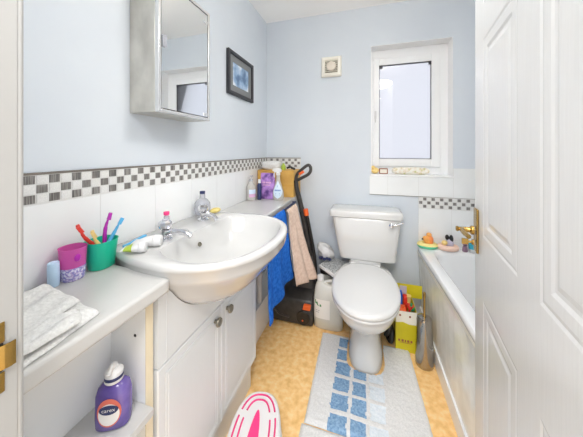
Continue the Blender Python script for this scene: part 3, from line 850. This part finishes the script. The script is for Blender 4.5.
jg = thing('jug', (.562, -.262, 0), 'large translucent plastic refill jug with green label on the floor', 'jug')
JC = Vector((.560, -.375, 0))
def jr(z, hx, hy, dx=0): return [(JC.x+dx+p[0], JC.y+p[1], z) for p in ell(0, 0, 0, hx, hy, 40, 3.2)]
JC = Vector((.562, -.262, 0))
b = BM()
loft(b, [jr(.0, .088, .040), jr(.006, .096, .047), jr(.09, .099, .050), jr(.19, .099, .050), jr(.235, .093, .047), jr(.27, .072, .038, -.016), jr(.290, .040, .027, -.042), jr(.300, .021, .021, -.054), jr(.318, .0195, .0195, -.054)])
obj('bottle', b, 'jug', jg, smooth=True, auto=60)
b = BM(); loft(b, [jr(.003, .085, .037), jr(.008, .092, .043), jr(.05, .095, .046)]); obj('liquid', b, 'jug_liquid', jg, smooth=True)
b = BM(); lathe(b, [(.0225, .31), (.0225, .334), (.020, .338), (.001, .339)], (JC.x-.054, JC.y, 0), 20); obj('cap', b, 'white_plastic', jg, smooth=True)
b = BM(); tube(b, smooth_path([(JC.x-.03, JC.y, .292), (JC.x+.02, JC.y, .310), (JC.x+.070, JC.y, .295), (JC.x+.088, JC.y, .25), (JC.x+.084, JC.y, .20)]), .0105, 12); obj('handle', b, 'jug', jg, smooth=True)
def jl(u, v, o=.0012):   # label on the camera-facing side
    a = -pi/2-.95+u*1.0
    hx, hy = .099+o, .050+o; c, s = cos(a), sin(a); q = 2/3.2
    return Vector((JC.x+hx*math.copysign(abs(c)**q, c), JC.y+hy*math.copysign(abs(s)**q, s), (.075+v*.125)))
b = BM()
g = [[b.verts.new(jl(i/10, j/6)) for i in range(11)] for j in range(7)]
for j in range(6):
    for i in range(10): b.faces.new((g[j][i], g[j][i+1], g[j+1][i+1], g[j+1][i]))
lb = obj('label', b, 'label_white', jg, smooth=True, auto=180)
b = BM()
for (u0, v0, u1, v1) in ((.08, .98, .45, .70), (.30, .80, .72, .62)):
    b.faces.new([b.verts.new(jl(*p, .002)) for p in ((u0, v0), (u0+.08, v1+.05), (u1, v1), (u1-.02, v1+.12))])
obj('leaf_mark', b, 'leaf', lb)
b = BM(); bars(b, lambda u, v: jl(u, v, .0022), [(.40, .42, [(.2, .4), (.45, .6)]), (.30, .32, [(.2, .55)])]); obj('small_print', b, 'grey_print', lb)

# ---------------------------------------------------------------- upright carpet washer
vc = thing('carpet_washer', (.30, -.18, 0), 'black and orange upright carpet washer in the corner under the towels', 'carpet washer')
b = BM()
sec = [(-.285, .012), (-.285, .10), (-.265, .165), (-.20, .205), (-.12, .215), (-.07, .19), (-.06, .03), (-.08, .008), (-.27, .006)]
rings = []
for x, sx in ((.096, .86), (.106, .96), (.15, 1.0), (.40, 1.0), (.452, .97), (.463, .88)):
    rings.append([(x, -.17+(y+.17)*sx-.035, z*sx if z > .05 else z) for y, z in sec])
loft(b, rings); obj('base_housing', b, 'charcoal', vc, bevel=.006)
b = BM(); lathe(b, [(.046, 0), (.048, .004), (.044, .008), (.03, .006), (.014, .010), (.001, .011)], (.398, -.321, .062), 28, axis=(0, -1, 0)); wh = obj('wheel', b, 'black', vc, smooth=True)
b = BM(); lathe(b, [(.006, 0), (.005, .003), (.001, .0035)], (.398, -.332, .05), 12, axis=(0, -1, 0)); obj('hub_cap', b, 'orange', wh, smooth=True)
b = BM(); prism(b, [(.395, .118), (.448, .118), (.450, .150), (.402, .150)], 'y', -.327, -.30); obj('release_tab', b, 'orange', vc, bevel=.004)
b = BM(); tube(b, smooth_path([(.15, -.323, .06), (.19, -.324, .09), (.23, -.323, .06), (.30, -.323, .05)]), .006, 8); obj('front_trim', b, 'darkgrey', vc, smooth=True)
b = BM(); loft(b, [rrect(.36, -.145, .18, .10, .075, 4, 32), rrect(.37, -.14, .28, .085, .068, 4, 32), rrect(.385, -.135, .40, .065, .05, 4, 32), rrect(.395, -.13, .44, .045, .035, 4, 32)]); obj('tank', b, 'darkgrey', vc, smooth=True, auto=50)
b = BM()
tube(b, smooth_path([(.415, -.15, .40), (.385, -.17, .60), (.352, -.19, .78), (.325, -.20, .90), (.313, -.20, .975)]), [.026]*6+[.022]*6+[.018]*6+[.016]*7, 14); obj('pole', b, 'charcoal', vc, smooth=True)
b = BM()
tube(b, smooth_path([(.313, -.20, .965), (.325, -.202, 1.02), (.36, -.205, 1.055), (.405, -.205, 1.088), (.424, -.205, 1.075), (.424, -.205, 1.045), (.405, -.205, 1.02), (.36, -.203, .995), (.325, -.20, .975)]), .0115, 12); obj('handle_loop', b, 'charcoal', vc, smooth=True)
b = BM(); tube(b, [(.343, -.207, 1.022), (.375, -.207, 1.042)], .0105, 12); obj('trigger', b, 'orange', vc, smooth=True)
b = BM(); tube(b, smooth_path([(.393, -.20, .745), (.42, -.19, .60), (.447, -.17, .42), (.452, -.15, .26), (.44, -.13, .17)]), .012, 12); obj('hose', b, 'black', vc, smooth=True)
b = BM(); tube(b, [(.388, -.203, .77), (.395, -.20, .725)], .0175, 12); obj('hose_clip', b, 'orange', vc, smooth=True)

# ---------------------------------------------------------------- hanging towels and their rail
rl = thing('towel_rail', (.315, -.45, .80), 'slim dark blue rail under the worktop edge holding two towels', 'towel rail')
b = BM(); tube(b, [(.322, -.828, .826), (.322, -.24, .826)], .006, 10); obj('bar', b, 'navy', rl, smooth=True)
for yy in (-.822, -.25):
    b = BM(); tube(b, [(.322, yy, .826), (.296, yy, .826), (.290, yy, .8115)], .005, 8); obj('bracket', b, 'navy', rl, smooth=True)
def hang(xf, y0, y1, zt, zb, amp, k, seed, nu=46, nv=40):
    bm = BM(); G = []
    for j in range(nv+1):
        t = j/nv; row = []
        for i in range(nu+1):
            s = i/nu
            a0, a1 = y0(t), y1(t)
            y = a0+(a1-a0)*s
            fold = amp*(.25+t)*sin(k*s*2*pi+seed+1.2*noise.noise((s*3, t*2, seed)))
            x = xf(s, t)+fold+.004*noise.noise((s*6, t*7, seed))
            z = zt+(zb(s)-zt)*t+.004*noise.noise((s*5, 3, seed))*t
            if t < .06: x -= (1-t/.06)**2*.012
            row.append(bm.verts.new((x, y, z)))
        G.append(row)
    for j in range(nv):
        for i in range(nu): bm.faces.new((G[j][i], G[j][i+1], G[j+1][i+1], G[j+1][i]))
    return bm
tw = obj('hand_towel', hang(lambda s, t: .338+.012*t, lambda t: -.815-.015*t, lambda t: -.525+.12*t, .836, lambda s: .345+.055*s, .011, 2.3, 1.0), 'towel_blue', smooth=True, solid=.006, auto=180)
tag(tw, 'bright blue towel hanging from the rail below the worktop', 'towel', 'towels on the rail')
tw2 = obj('hand_towel', hang(lambda s, t: .364+(.028+.088*s)*t**1.5, lambda t: -.535+.08*t, lambda t: -.345+.14*t, .836, lambda s: .345-.05*s, .011, 2.1, 3.0), 'towel_beige', smooth=True, solid=.006, auto=180)
tag(tw2, 'beige towel hanging beside the blue one over the carpet washer', 'towel', 'towels on the rail')

# ---------------------------------------------------------------- folded white towel on the worktop
def folded(outline, z0, h, seed, over=None, n=40):
    """one folded layer: outline = 4 corners (bilinear), soft edges, wrinkles"""
    bm = BM(); A, B_, C_, D_ = [Vector(p) for p in outline]
    top, bot = [], []
    for j in range(n+1):
        rt_, rb_ = [], []
        for i in range(n+1):
            s, t = i/n, j/n
            p = A*(1-s)*(1-t)+B_*s*(1-t)+C_*s*t+D_*(1-s)*t
            wob = Vector((noise.noise((t*3, seed, s*2)), noise.noise((s*3, t*2, seed+4)), 0))*.010
            p = Vector((p.x, p.y, 0))+wob
            e = min(s, 1-s, t, 1-t)
            prof = min(1, (e/.10))**.5 if e > 0 else 0
            wr = .0055*noise.noise((s*4, t*4, seed))+.003*sin(s*14+4*noise.noise((t*3, s, seed)))*t
            sag = 0
            if p.x > .308: sag = -min(.05, (p.x-.308)*1.3)
            zt_ = z0+sag+max(.0015, h*prof*(.8+.2*t)+wr*prof)
            rt_.append(bm.verts.new((p.x, p.y, zt_))); rb_.append(bm.verts.new((p.x, p.y, z0+sag+.0005)))
        top.append(rt_); bot.append(rb_)
    for j in range(n):
        for i in range(n):
            bm.faces.new((top[j][i], top[j][i+1], top[j+1][i+1], top[j+1][i])); bm.faces.new((bot[j][i], bot[j+1][i], bot[j+1][i+1], bot[j][i+1]))
    for i in range(n):
        bm.faces.new((top[0][i], bot[0][i], bot[0][i+1], top[0][i+1])); bm.faces.new((top[n][i], top[n][i+1], bot[n][i+1], bot[n][i]))
        bm.faces.new((top[i][0], top[i+1][0], bot[i+1][0], bot[i][0])); bm.faces.new((top[i][n], bot[i][n], bot[i+1][n], top[i+1][n]))
    return bm
ft = thing('folded_towel', (.18, -1.62, .85), 'crumpled folded white towel lying on the near end of the worktop', 'towel')
obj('lower_fold', folded([(.075, -1.722), (.300, -1.722), (.272, -1.555), (.085, -1.53)], .8512, .013, 2.0), 'towel_white', ft, smooth=True, auto=180)
obj('upper_fold', folded([(.07, -1.722), (.272, -1.722), (.215, -1.555), (.082, -1.535)], .866, .013, 5.0), 'towel_white', ft, smooth=True, auto=180)
obj('loose_corner', folded([(.205, -1.715), (.290, -1.712), (.288, -1.60), (.245, -1.575)], .8665, .010, 9.0), 'towel_white', ft, smooth=True, auto=180)

# ---------------------------------------------------------------- cups, brushes and small things on the worktop
b = BM(); lathe(b, [(.0105, 0), (.012, .002), (.012, .045), (.0115, .058), (.010, .0605), (.001, .061)], (.053, -1.513, .8505), 20)
tag(obj('lip_balm', b, 'palecap', smooth=True), 'small pale blue capped stick standing beside the pink cup', 'balm stick')
pc = thing('tumbler', (.056, -1.472, .85), 'pink translucent tumbler with glittery base on the worktop', 'cup')
b = BM(); c = (.056, -1.472, .8505)
def ov(z, rx, ry, c=(.056, -1.472)): return ell(c[0], c[1], z, rx, ry, 36, 2.2)
loft(b, [ov(.8505, .022, .023), ov(.853, .0245, .0255), ov(.885, .026, .027)]); obj('glitter_base', b, 'glitter', pc, smooth=True, auto=60)
b = BM(); loft(b, [ov(.8853, .026, .027), ov(.93, .029, .0285), ov(.935, .030, .0293), ov(.935, .0285, .0278), ov(.886, .024, .025)]); obj('wall', b, 'clear_pink', pc, smooth=True, auto=60)
b = BM(); ball(b, (.085, -1.479, .912), .004, .008, .010, 10); obj('raised_motif', b, 'purple', pc, smooth=True)
tc_ = (.060, -1.401)
t2 = thing('tumbler', (tc_[0], tc_[1], .85), 'teal oval tumbler holding toothbrushes on the worktop', 'cup')
b = BM(); tv = lambda z, rx, ry: ell(tc_[0], tc_[1], z, rx, ry, 40, 2.3)
loft(b, [tv(.8505, .025, .029), tv(.853, .028, .032), tv(.926, .0355, .040), tv(.93, .037, .0415), tv(.93, .0345, .039), tv(.86, .026, .030)]); obj('cup', b, 'teal', t2, smooth=True, auto=60)
def toothbrush(a, c, mat, head, label, bend=0):
    a, c = Vector(a), Vector(c)
    t = thing('toothbrush', a, label, 'toothbrush', 'toothbrushes in the teal cup')
    d = (c-a); L = d.length; u = d.normalized()
    side = u.cross(Vector((1, 0, 0))).normalized()
    P = [a+d*f+side*bend*sin(f*pi*2.2)*.004 for f in (0, .15, .35, .55, .7, .8, .86, 1)]
    b = BM(); tube(b, smooth_path(P, 4), [.0038]*4+[.0055]*4+[.0055]*4+[.005]*4+[.004]*4+[.003]*4+[.0045]*4+[.0045], 10); obj('handle', b, mat, t, smooth=True)
    b = BM()
    w = head
    q = Vector((1, -.6, .2)).normalized(); q = (q-u*q.dot(u)).normalized()
    r = u.cross(q)
    f0, f1 = .85, 1.0
    for i in range(5):
        p = a+d*(f0+(f1-f0)*(i+.3)/5)
        loft(b, [[p+r*x+u*y+q*.004 for x, y in ((-.0045, -.002), (.0045, -.002), (.0045, .002), (-.0045, .002))], [p+r*x+u*y+q*.013 for x, y in ((-.0045, -.002), (.0045, -.002), (.0045, .002), (-.0045, .002))]])
    obj('bristles', b, w, t)
toothbrush((.060, -1.390, .872), (.057, -1.464, .988), 'red', 'red', 'red toothbrush leaning left out of the teal cup', 1)
toothbrush((.074, -1.388, .872), (.080, -1.442, .968), 'yellow', 'yellow', 'pale yellow toothbrush leaning left, the shortest one in the teal cup', 1)
toothbrush((.058, -1.404, .872), (.058, -1.374, 1.002), 'purple', 'purple', 'purple toothbrush standing nearly upright in the teal cup', 1)
toothbrush((.066, -1.414, .872), (.078, -1.351, .982), 'lightblue', 'lightblue', 'light blue toothbrush leaning right in the teal cup')

# tubes on the basin ledge
def tubeobj(name, a, c, r, body, cap, label, cat, band=None):
    a, c = Vector(a), Vector(c); d = (c-a).normalized(); up = Vector((0, 0, 1)); sd = d.cross(up).normalized()
    t = thing(name, (a+c)/2-Vector((0, 0, r)), label, cat)
    L = (c-a).length
    def ring(f, w, h): return [a+d*(f*L)+sd*(w*cos(2*pi*i/24))+up*(h*sin(2*pi*i/24)-(r-h)*.0) for i in range(24)]
    b = BM(); loft(b, [ring(0, r*1.45, .0012), ring(.08, r*1.4, .002), ring(.4, r*1.15, r*.75), ring(.72, r, r)]); bd = obj('body', b, body, t, smooth=True, auto=60)
    b = BM(); loft(b, [ring(.73, r*.95, r*.95), ring(.74, r*1.03, r*1.03), ring(.98, r*1.0, r*1.0), ring(1.0, r*.9, r*.9)]); obj('cap', b, cap, t, smooth=True, auto=50)
    if band:
        b = BM(); loft(b, [ring(.12, r*1.40, .0052), ring(.3, r*1.24, r*.62), ring(.45, r*1.15, r*.83)], False, False); obj('printed_band', b, band, bd, smooth=True)
    return t
tubeobj('toothpaste_tube', (.112, -1.376, .8995), (.166, -1.345, .8995), .0155, 'white_plastic', 'white_plastic', 'white toothpaste tube with green band at the front of the basin ledge', 'tube', 'lime')
tubeobj('cream_tube', (.098, -1.330, .9015), (.172, -1.292, .9015), .0175, 'white_plastic', 'white_plastic', 'fat white cream tube lying closest to the nearer tap', 'tube')
b = BM(); tube(b, smooth_path([(.075, -1.345, .8895), (.075, -1.31, .892), (.055, -1.245, .8895)]), [.0045]*6+[.006]*6+[.004], 10)
tb3 = obj('toothbrush', b, 'lightblue', smooth=True); tag(tb3, 'blue toothbrush lying on the ledge behind the tubes', 'toothbrush')
# pink capped bottle, clear bottle and soap at the back of the basin
pk = thing('travel_bottle', (.055, -1.150, .883), 'tiny clear travel bottle with pink cap behind the nearer tap', 'bottle')
b = BM(); lathe(b, [(.009, 0), (.010, .002), (.010, .05), (.005, .056)], (.055, -1.150, .8835), 18); obj('bottle', b, 'clear', pk, smooth=True)
b = BM(); lathe(b, [(.0105, .056), (.0105, .068), (.001, .069)], (.055, -1.150, .8835), 18); obj('cap', b, 'hotpink', pk, smooth=True)
cb = thing('clear_bottle', (.047, -.918, .8835), 'rounded clear bottle with dark blue cap behind the farther tap', 'bottle')
b = BM(); lathe(b, [(.026, 0), (.033, .006), (.038, .03), (.036, .055), (.024, .072), (.014, .078), (.012, .10)], (.047, -.918, .8835), 24); obj('bottle', b, 'clear', cb, smooth=True)
b = BM(); lathe(b, [(.0125, .10), (.0125, .112), (.001, .113)], (.047, -.918, .8835), 18); obj('cap', b, 'navy', cb, smooth=True)
b = BM(); ball(b, (.09, -.875, .896), .022, .034, .012, 18)
tag(obj('soap_bar', b, 'sponge', smooth=True), 'yellow bar of soap on the basin ledge past the taps', 'soap')

# hand wash on the shelf
hw = thing('hand_wash_bottle', (.232, -1.494, .5485), 'purple hand wash bottle with white pump standing on the open shelf', 'soap bottle')
HC = Vector((.232, -1.494, 0)); HA = radians(28)
hx = Vector((cos(HA), sin(HA), 0)); hy = Vector((-sin(HA), cos(HA), 0))
def hr(z, a, c_, p=2.8, dx=0): return [HC+Vector((0, 0, (.5487-z)*.1))+hx*q[0]+hy*q[1]+Vector((0, 0, z)) for q in ell(dx, 0, 0, a, c_, 40, p)]
b = BM(); loft(b, [hr(.5487, .028, .018), hr(.552, .0355, .023), hr(.575, .037, .024), hr(.63, .036, .023), hr(.648, .031, .021), hr(.66, .018, .014, 2.2)]); obj('bottle', b, 'liquid_purple', hw, smooth=True, auto=60)
b = BM(); loft(b, [hr(.660, .0185, .0175, 2), hr(.662, .0195, .0185, 2), hr(.684, .0185, .0175, 2), hr(.688, .013, .013, 2), hr(.692, .010, .010, 2)]); pmp = obj('collar', b, 'white_plastic', hw, smooth=True, auto=50)
b = BM(); loft(b, [hr(.668, .0197, .0187, 2), hr(.676, .0194, .0184, 2)], False, False); obj('collar_band', b, 'navy', pmp, smooth=True)
b = BM(); loft(b, [hr(.690, .0075, .0075, 2), hr(.700, .0075, .0075, 2)]); tube(b, smooth_path([HC+Vector((0, 0, .684)), HC-hy*.012+Vector((0, 0, .685)), HC-hy*.028+Vector((0, 0, .680))]), [.006]*7+[.004]*6, 10); obj('pump', b, 'white_plastic', hw, smooth=True)
def hl(u, v, o):
    """label surface on the bottle's front (-hy side): u across, v up"""
    x = u; yy = .0242*(max(0, 1-abs(x/.037)**2.8))**(1/2.8)
    return HC+hx*x-hy*(yy+o)+Vector((0, 0, .5935+v*.94))
def oval_label(a, c_, cz, o, name, mat, par):
    b = BM(); ctr = b.verts.new(hl(0, cz, o)); R_ = [b.verts.new(hl(a*cos(2*pi*i/28), cz+c_*sin(2*pi*i/28), o)) for i in range(28)]
    M_ = [b.verts.new(hl(.5*a*cos(2*pi*i/28), cz+.5*c_*sin(2*pi*i/28), o)) for i in range(28)]
    for i in range(28):
        b.faces.new((ctr, M_[i], M_[(i+1) % 28])); b.faces.new((M_[i], R_[i], R_[(i+1) % 28], M_[(i+1) % 28]))
    return obj(name, b, mat, par)
l1 = oval_label(.025, .034, .0, .0008, 'label', 'label_orange', hw)
oval_label(.022, .026, -.004, .0014, 'label_field', 'label_white', l1)
oval_label(.020, .0115, .008, .002, 'label_badge', 'navy', l1)
text_mesh('label_lettering', 'carex', .0125, 'label_white', l1, lambda x, y: hl(x, .008+y, .0026))

# things at the back of the worktop
pb_ = thing('pump_bottle', (.04, -.375, .85), 'clear bottle with pale label standing by the left wall tiles', 'bottle')
b = BM(); lathe(b, [(.028, 0), (.031, .003), (.031, .085), (.028, .10), (.014, .118), (.012, .13)], (.04, -.375, .8505), 26); obj('bottle', b, 'clear_white', pb_, smooth=True)
b = BM(); lathe(b, [(.0135, .128), (.0135, .142), (.006, .146), (.006, .160), (.012, .163), (.012, .170), (.001, .171)], (.04, -.375, .8505), 18); obj('pump', b, 'clear', pb_, smooth=True)
def cyl_label(c, r, a0, a1, z0, z1, n=12):
    bm = BM(); R0 = [bm.verts.new((c[0]+r*cos(a0+(a1-a0)*i/n), c[1]+r*sin(a0+(a1-a0)*i/n), z0)) for i in range(n+1)]; R1 = [bm.verts.new((v.co.x, v.co.y, z1)) for v in R0]
    for i in range(n): bm.faces.new((R0[i], R0[i+1], R1[i+1], R1[i]))
    return bm
obj('label', cyl_label((.04, -.375), .0316, -1.6, .5, .895, .925), 'label_sky', pb_, smooth=True)
obj('lower_label', cyl_label((.04, -.375), .0316, -1.6, .5, .872, .894), 'label_pink', pb_, smooth=True)
nb = thing('small_bottle', (.092, -.345, .85), 'slim dark navy bottle with white cap in front of the purple pack', 'bottle')
b = BM(); lathe(b, [(.013, 0), (.015, .003), (.015, .10), (.010, .115)], (.092, -.352, .8505), 20); obj('bottle', b, 'navy', nb, smooth=True)
b = BM(); lathe(b, [(.0105, .115), (.0105, .135), (.008, .142), (.001, .143)], (.092, -.352, .8505), 18); obj('cap', b, 'white_plastic', nb, smooth=True)
vp2 = thing('purple_pack', (.14, -.31, .85), 'purple printed pouch standing between the clear bottle and spray bottle', 'pouch')
b = BM()
def pr_(z, h, d): return ell(.135, -.30, z, h, d, 36, 5)
loft(b, [pr_(.8505, .052, .022), pr_(.856, .056, .026), pr_(.93, .055, .022), pr_(1.0, .054, .01), pr_(1.025, .054, .003), pr_(1.033, .054, .0025)]); pk_ = obj('pouch', b, 'violet', vp2, smooth=True, auto=50)
b = BM(); bars(b, lambda u, v: (.09+u*.09, -.3262-.0004+v*.012, .86+v*.14), [(.72, .80, [(.1, .35), (.4, .85)]), (.60, .66, [(.15, .8)])]); obj('pale_lettering', b, 'label_pink', pk_)
cbx = thing('cardboard_box', (.17, -.11, .85), 'ochre cardboard box in the corner behind the bottles', 'box')
b = BM(); box(b, (.014, -.215, .8505), (.302, -.02, 1.046)); obj('carton', b, 'cardboard', cbx, bevel=.003)
b = BM(); box(b, (.014, -.2165, .93), (.302, -.215, .945)); box(b, (.150, -.216, .8505), (.153, -.2148, 1.044)); obj('seam', b, 'ochre', cbx)
fc = thing('cotton_wool_pack', (.10, -.15, 1.046), 'soft white pack lying on the cardboard box', 'pack')
b = BM(); ball(b, (0, 0, 0), 1, seg=28)
for v in b.verts:
    d = v.co.copy(); q = 1+.12*noise.noise(d*3)
    f = lambda c, p=.55: math.copysign(abs(c)**p, c)
    v.co = Vector((.105+.078*f(d.x)*q, -.14+.062*f(d.y)*q, 1.078+.031*f(d.z)*(.95+.1*q)))
obj('pack', b, 'towel_white', fc, smooth=True, auto=180)
lc = BM(); lathe(lc, [(.016, 0), (.018, .004), (.017, .03), (.009, .04), (.008, .05)], (.205, -.16, 1.0465), 18)
tag(obj('scent_bottle', lc, 'lime', smooth=True), 'little lime green bottle on the cardboard box beside the white pack', 'bottle')
sb_ = thing('spray_bottle', (.222, -.325, .85), 'white trigger spray bottle with teardrop label at the worktop end', 'spray bottle')
c = (.222, -.325, .8505)
b = BM(); lathe(b, [(.034, 0), (.038, .004), (.040, .03), (.038, .06), (.028, .095), (.016, .13), (.013, .16), (.013, .175)], c, 30, sy=.7); obj('bottle', b, 'clear_white', sb_, smooth=True)
b = BM(); lathe(b, [(.015, .172), (.0155, .188), (.012, .192)], c, 18); hdS = obj('trigger_collar', b, 'white_plastic', sb_, smooth=True)
b = BM()
prism(b, [(c[0]-.024, c[2]+.192), (c[0]+.02, c[2]+.192), (c[0]+.026, c[2]+.204), (c[0]+.018, c[2]+.218), (c[0]-.012, c[2]+.222), (c[0]-.04, c[2]+.214), (c[0]-.042, c[2]+.203)], 'y', c[1]-.010, c[1]+.010)
obj('spray_head', b, 'white_plastic', sb_, bevel=.003)
b = BM(); tube(b, smooth_path([(c[0]-.022, c[1], c[2]+.196), (c[0]-.031, c[1], c[2]+.178), (c[0]-.028, c[1], c[2]+.155)]), .004, 8); obj('trigger', b, 'white_plastic', sb_, smooth=True)
def drop(u, v, o):   # teardrop label on the bottle front
    z = .012+v*.125
    prof = [(0, .034), (.004, .038), (.03, .040), (.06, .038), (.095, .028), (.13, .016), (.16, .013)]
    for (za, ra), (zb_, rb_) in zip(prof[:-1], prof[1:]):
        if za <= z <= zb_: r = ra+(rb_-ra)*(z-za)/(zb_-za); break
    a = -pi/2+.12+u
    return Vector((c[0]+(r+o)*cos(a), c[1]+(r*.7+o)*sin(a), c[2]+z))
def dw(v): return 1.02*(sin(min(1, v*1.6+.18)*pi/2) if v < .5 else 1)*(1-max(0, (v-.35)/.65)**1.7)*(min(1, v/.12)**.5 if v < .12 else 1)
b = BM(); G = [[b.verts.new(drop(dw(j/16)*(-1+2*i/10), j/16, .0012)) for i in range(11)] for j in range(17)]
for j in range(16):
    for i in range(10): b.faces.new((G[j][i], G[j][i+1], G[j+1][i+1], G[j+1][i]))
lbS = obj('label', b, 'label_sky', sb_, smooth=True, auto=180)
b = BM(); bars(b, lambda u, v: drop(-.75+1.5*u, v, .0022), [(.42, .50, [(.08, .16), (.2, .32), (.36, .5), (.54, .66), (.7, .8), (.84, .92)]), (.28, .31, [(.25, .75)]), (.2, .23, [(.2, .8)]), (.62, .74, [(.47, .52)])]); obj('small_print', b, 'label_blue', lbS)
b = BM(); tube(b, smooth_path([(.225, -.235, 1.085), (.25, -.23, 1.078), (.275, -.225, 1.062), (.298, -.222, 1.056), (.31, -.221, 1.048)]), [.006]*8+[.008]*8+[.005], 10, flat=.6)
b.free()
bsx = BM(); tube(bsx, smooth_path([(.215, -.10, 1.0575), (.245, -.115, 1.066), (.272, -.14, 1.058), (.296, -.165, 1.0555)]), [.007]*6+[.009]*6+[.006], 12)
tag(obj('razor_handle', bsx, 'black', smooth=True), 'black handle lying on top of the cardboard box', 'razor')

# ---------------------------------------------------------------- window sill things
b = BM(); ball(b, (.872, .035, 1.042), .030, .022, .0235, 18); ball(b, (.858, .03, 1.066), .016, .015, .014, 14)
tag(obj('bath_sponge', b, 'yellow', smooth=True), 'soft yellow sponge toy at the left end of the window sill', 'sponge')
fr = thing('small_box', (.93, .03, 1.018), 'little brown rimmed box with cream face on the window sill', 'box')
b = BM(); ring_frame(b, .902, .962, 1.0185, 1.06, .006, .006, .006, .006, .022, .05); obj('rim', b, 'maroon', fr, bevel=.002)
b = BM(); box(b, (.908, .026, 1.0245), (.956, .046, 1.054)); obj('face', b, 'cream', fr)
b = BM(); ball(b, (0, 0, 0), 1, seg=30)
for v in b.verts:
    d = v.co.copy(); f = lambda q, p=.5: math.copysign(abs(q)**p, q)
    v.co = Vector((1.118+.125*f(d.x, .45), .048+.026*f(d.y), 1.0445+.0262*f(d.z, .6)*(1+.10*noise.noise(d*5))))
tag(obj('wipes_pack', b, 'floral', smooth=True, auto=180), 'long pale floral pack of wipes lying on the window sill', 'wipes')

# ---------------------------------------------------------------- bath toys at the end of the bath
def float_ring(bm, c, R_, r, mi, sy=.66):
    n, m = 28, 12
    V = [[bm.verts.new((c[0]+(R_+r*cos(2*pi*j/m))*cos(2*pi*i/n), c[1]+sy*(R_+r*cos(2*pi*j/m))*sin(2*pi*i/n), c[2]+r*sin(2*pi*j/m))) for j in range(m)] for i in range(n)]
    for i in range(n):
        for j in range(m):
            f = bm.faces.new((V[i][j], V[(i+1) % n][j], V[(i+1) % n][(j+1) % m], V[i][(j+1) % m])); f.material_index = mi(j)
TZ = BZ+.0005
t = thing('bath_toy', (1.208, -.055, TZ), 'orange animal bath toy sitting in a green float ring', 'bath toy', 'toys on the bath end')
b = BM(); float_ring(b, (1.208, -.055, TZ+.019), .046, .019, lambda j: 0 if j < 6 else 1); obj('float_ring', b, ['paleyellow', 'mint'], t, smooth=True)
b = BM(); ball(b, (1.214, -.055, TZ+.05), .026, .022, .036, 18); ball(b, (1.196, -.063, TZ+.062), .020, .018, .02, 16); ball(b, (1.218, -.055, TZ+.090), .017, .016, .014, 14); bo = obj('body', b, 'peach', t, smooth=True)
b = BM(); ball(b, (1.227, -.060, TZ+.055), .018, .021, .030, 14); obj('back', b, 'peach2', bo, smooth=True)
b = BM(); ball(b, (1.175, -.072, TZ+.062), .006, seg=10); obj('nose', b, 'black', bo, smooth=True)
t = thing('bath_toy', (1.335, -.06, TZ), 'black and yellow animal bath toy sitting in a pale pink ring', 'bath toy', 'toys on the bath end')
b = BM(); float_ring(b, (1.331, -.057, TZ+.018), .048, .018, lambda j: 0); obj('float_ring', b, ['palepink'], t, smooth=True)
b = BM(); ball(b, (1.341, -.057, TZ+.045), .024, .022, .032, 18); bo = obj('body', b, 'lav', t, smooth=True)
b = BM(); ball(b, (1.349, -.061, TZ+.075), .013, .013, .028, 14); ball(b, (1.325, -.061, TZ+.085), .012, .012, .018, 12); obj('dark_top', b, 'black', bo, smooth=True)
b = BM(); ball(b, (1.308, -.069, TZ+.050), .018, .016, .016, 14); obj('yellow_front', b, 'yellow', bo, smooth=True)
t = thing('bath_toy', (1.430, -.055, TZ), 'small mauve figure toy between the pink ring and turquoise cup', 'bath toy', 'toys on the bath end')
b = BM(); lathe(b, [(.014, 0), (.016, .004), (.013, .03), (.009, .036)], (1.430, -.055, TZ), 16); obj('body', b, 'mauve', t, smooth=True)
b = BM(); ball(b, (1.430, -.055, TZ+.048), .014, seg=14); ball(b, (1.420, -.055, TZ+.060), .006, seg=8); ball(b, (1.440, -.055, TZ+.060), .006, seg=8); obj('head', b, 'mauve', t, smooth=True)
t = thing('bath_cup', (1.470, -.06, TZ), 'turquoise and white beaker on the bath end nearest the door handle', 'cup', 'toys on the bath end')
b = BM(); lathe(b, [(.016, 0), (.018, .003), (.021, .024)], (1.470, -.06, TZ), 20, cap1=True); obj('white_base', b, 'white_plastic', t, smooth=True)
b = BM(); lathe(b, [(.0212, .0242), (.024, .055), (.025, .057), (.022, .057), (.019, .025)], (1.470, -.06, TZ), 20); obj('cup', b, 'turquoise', t, smooth=True)
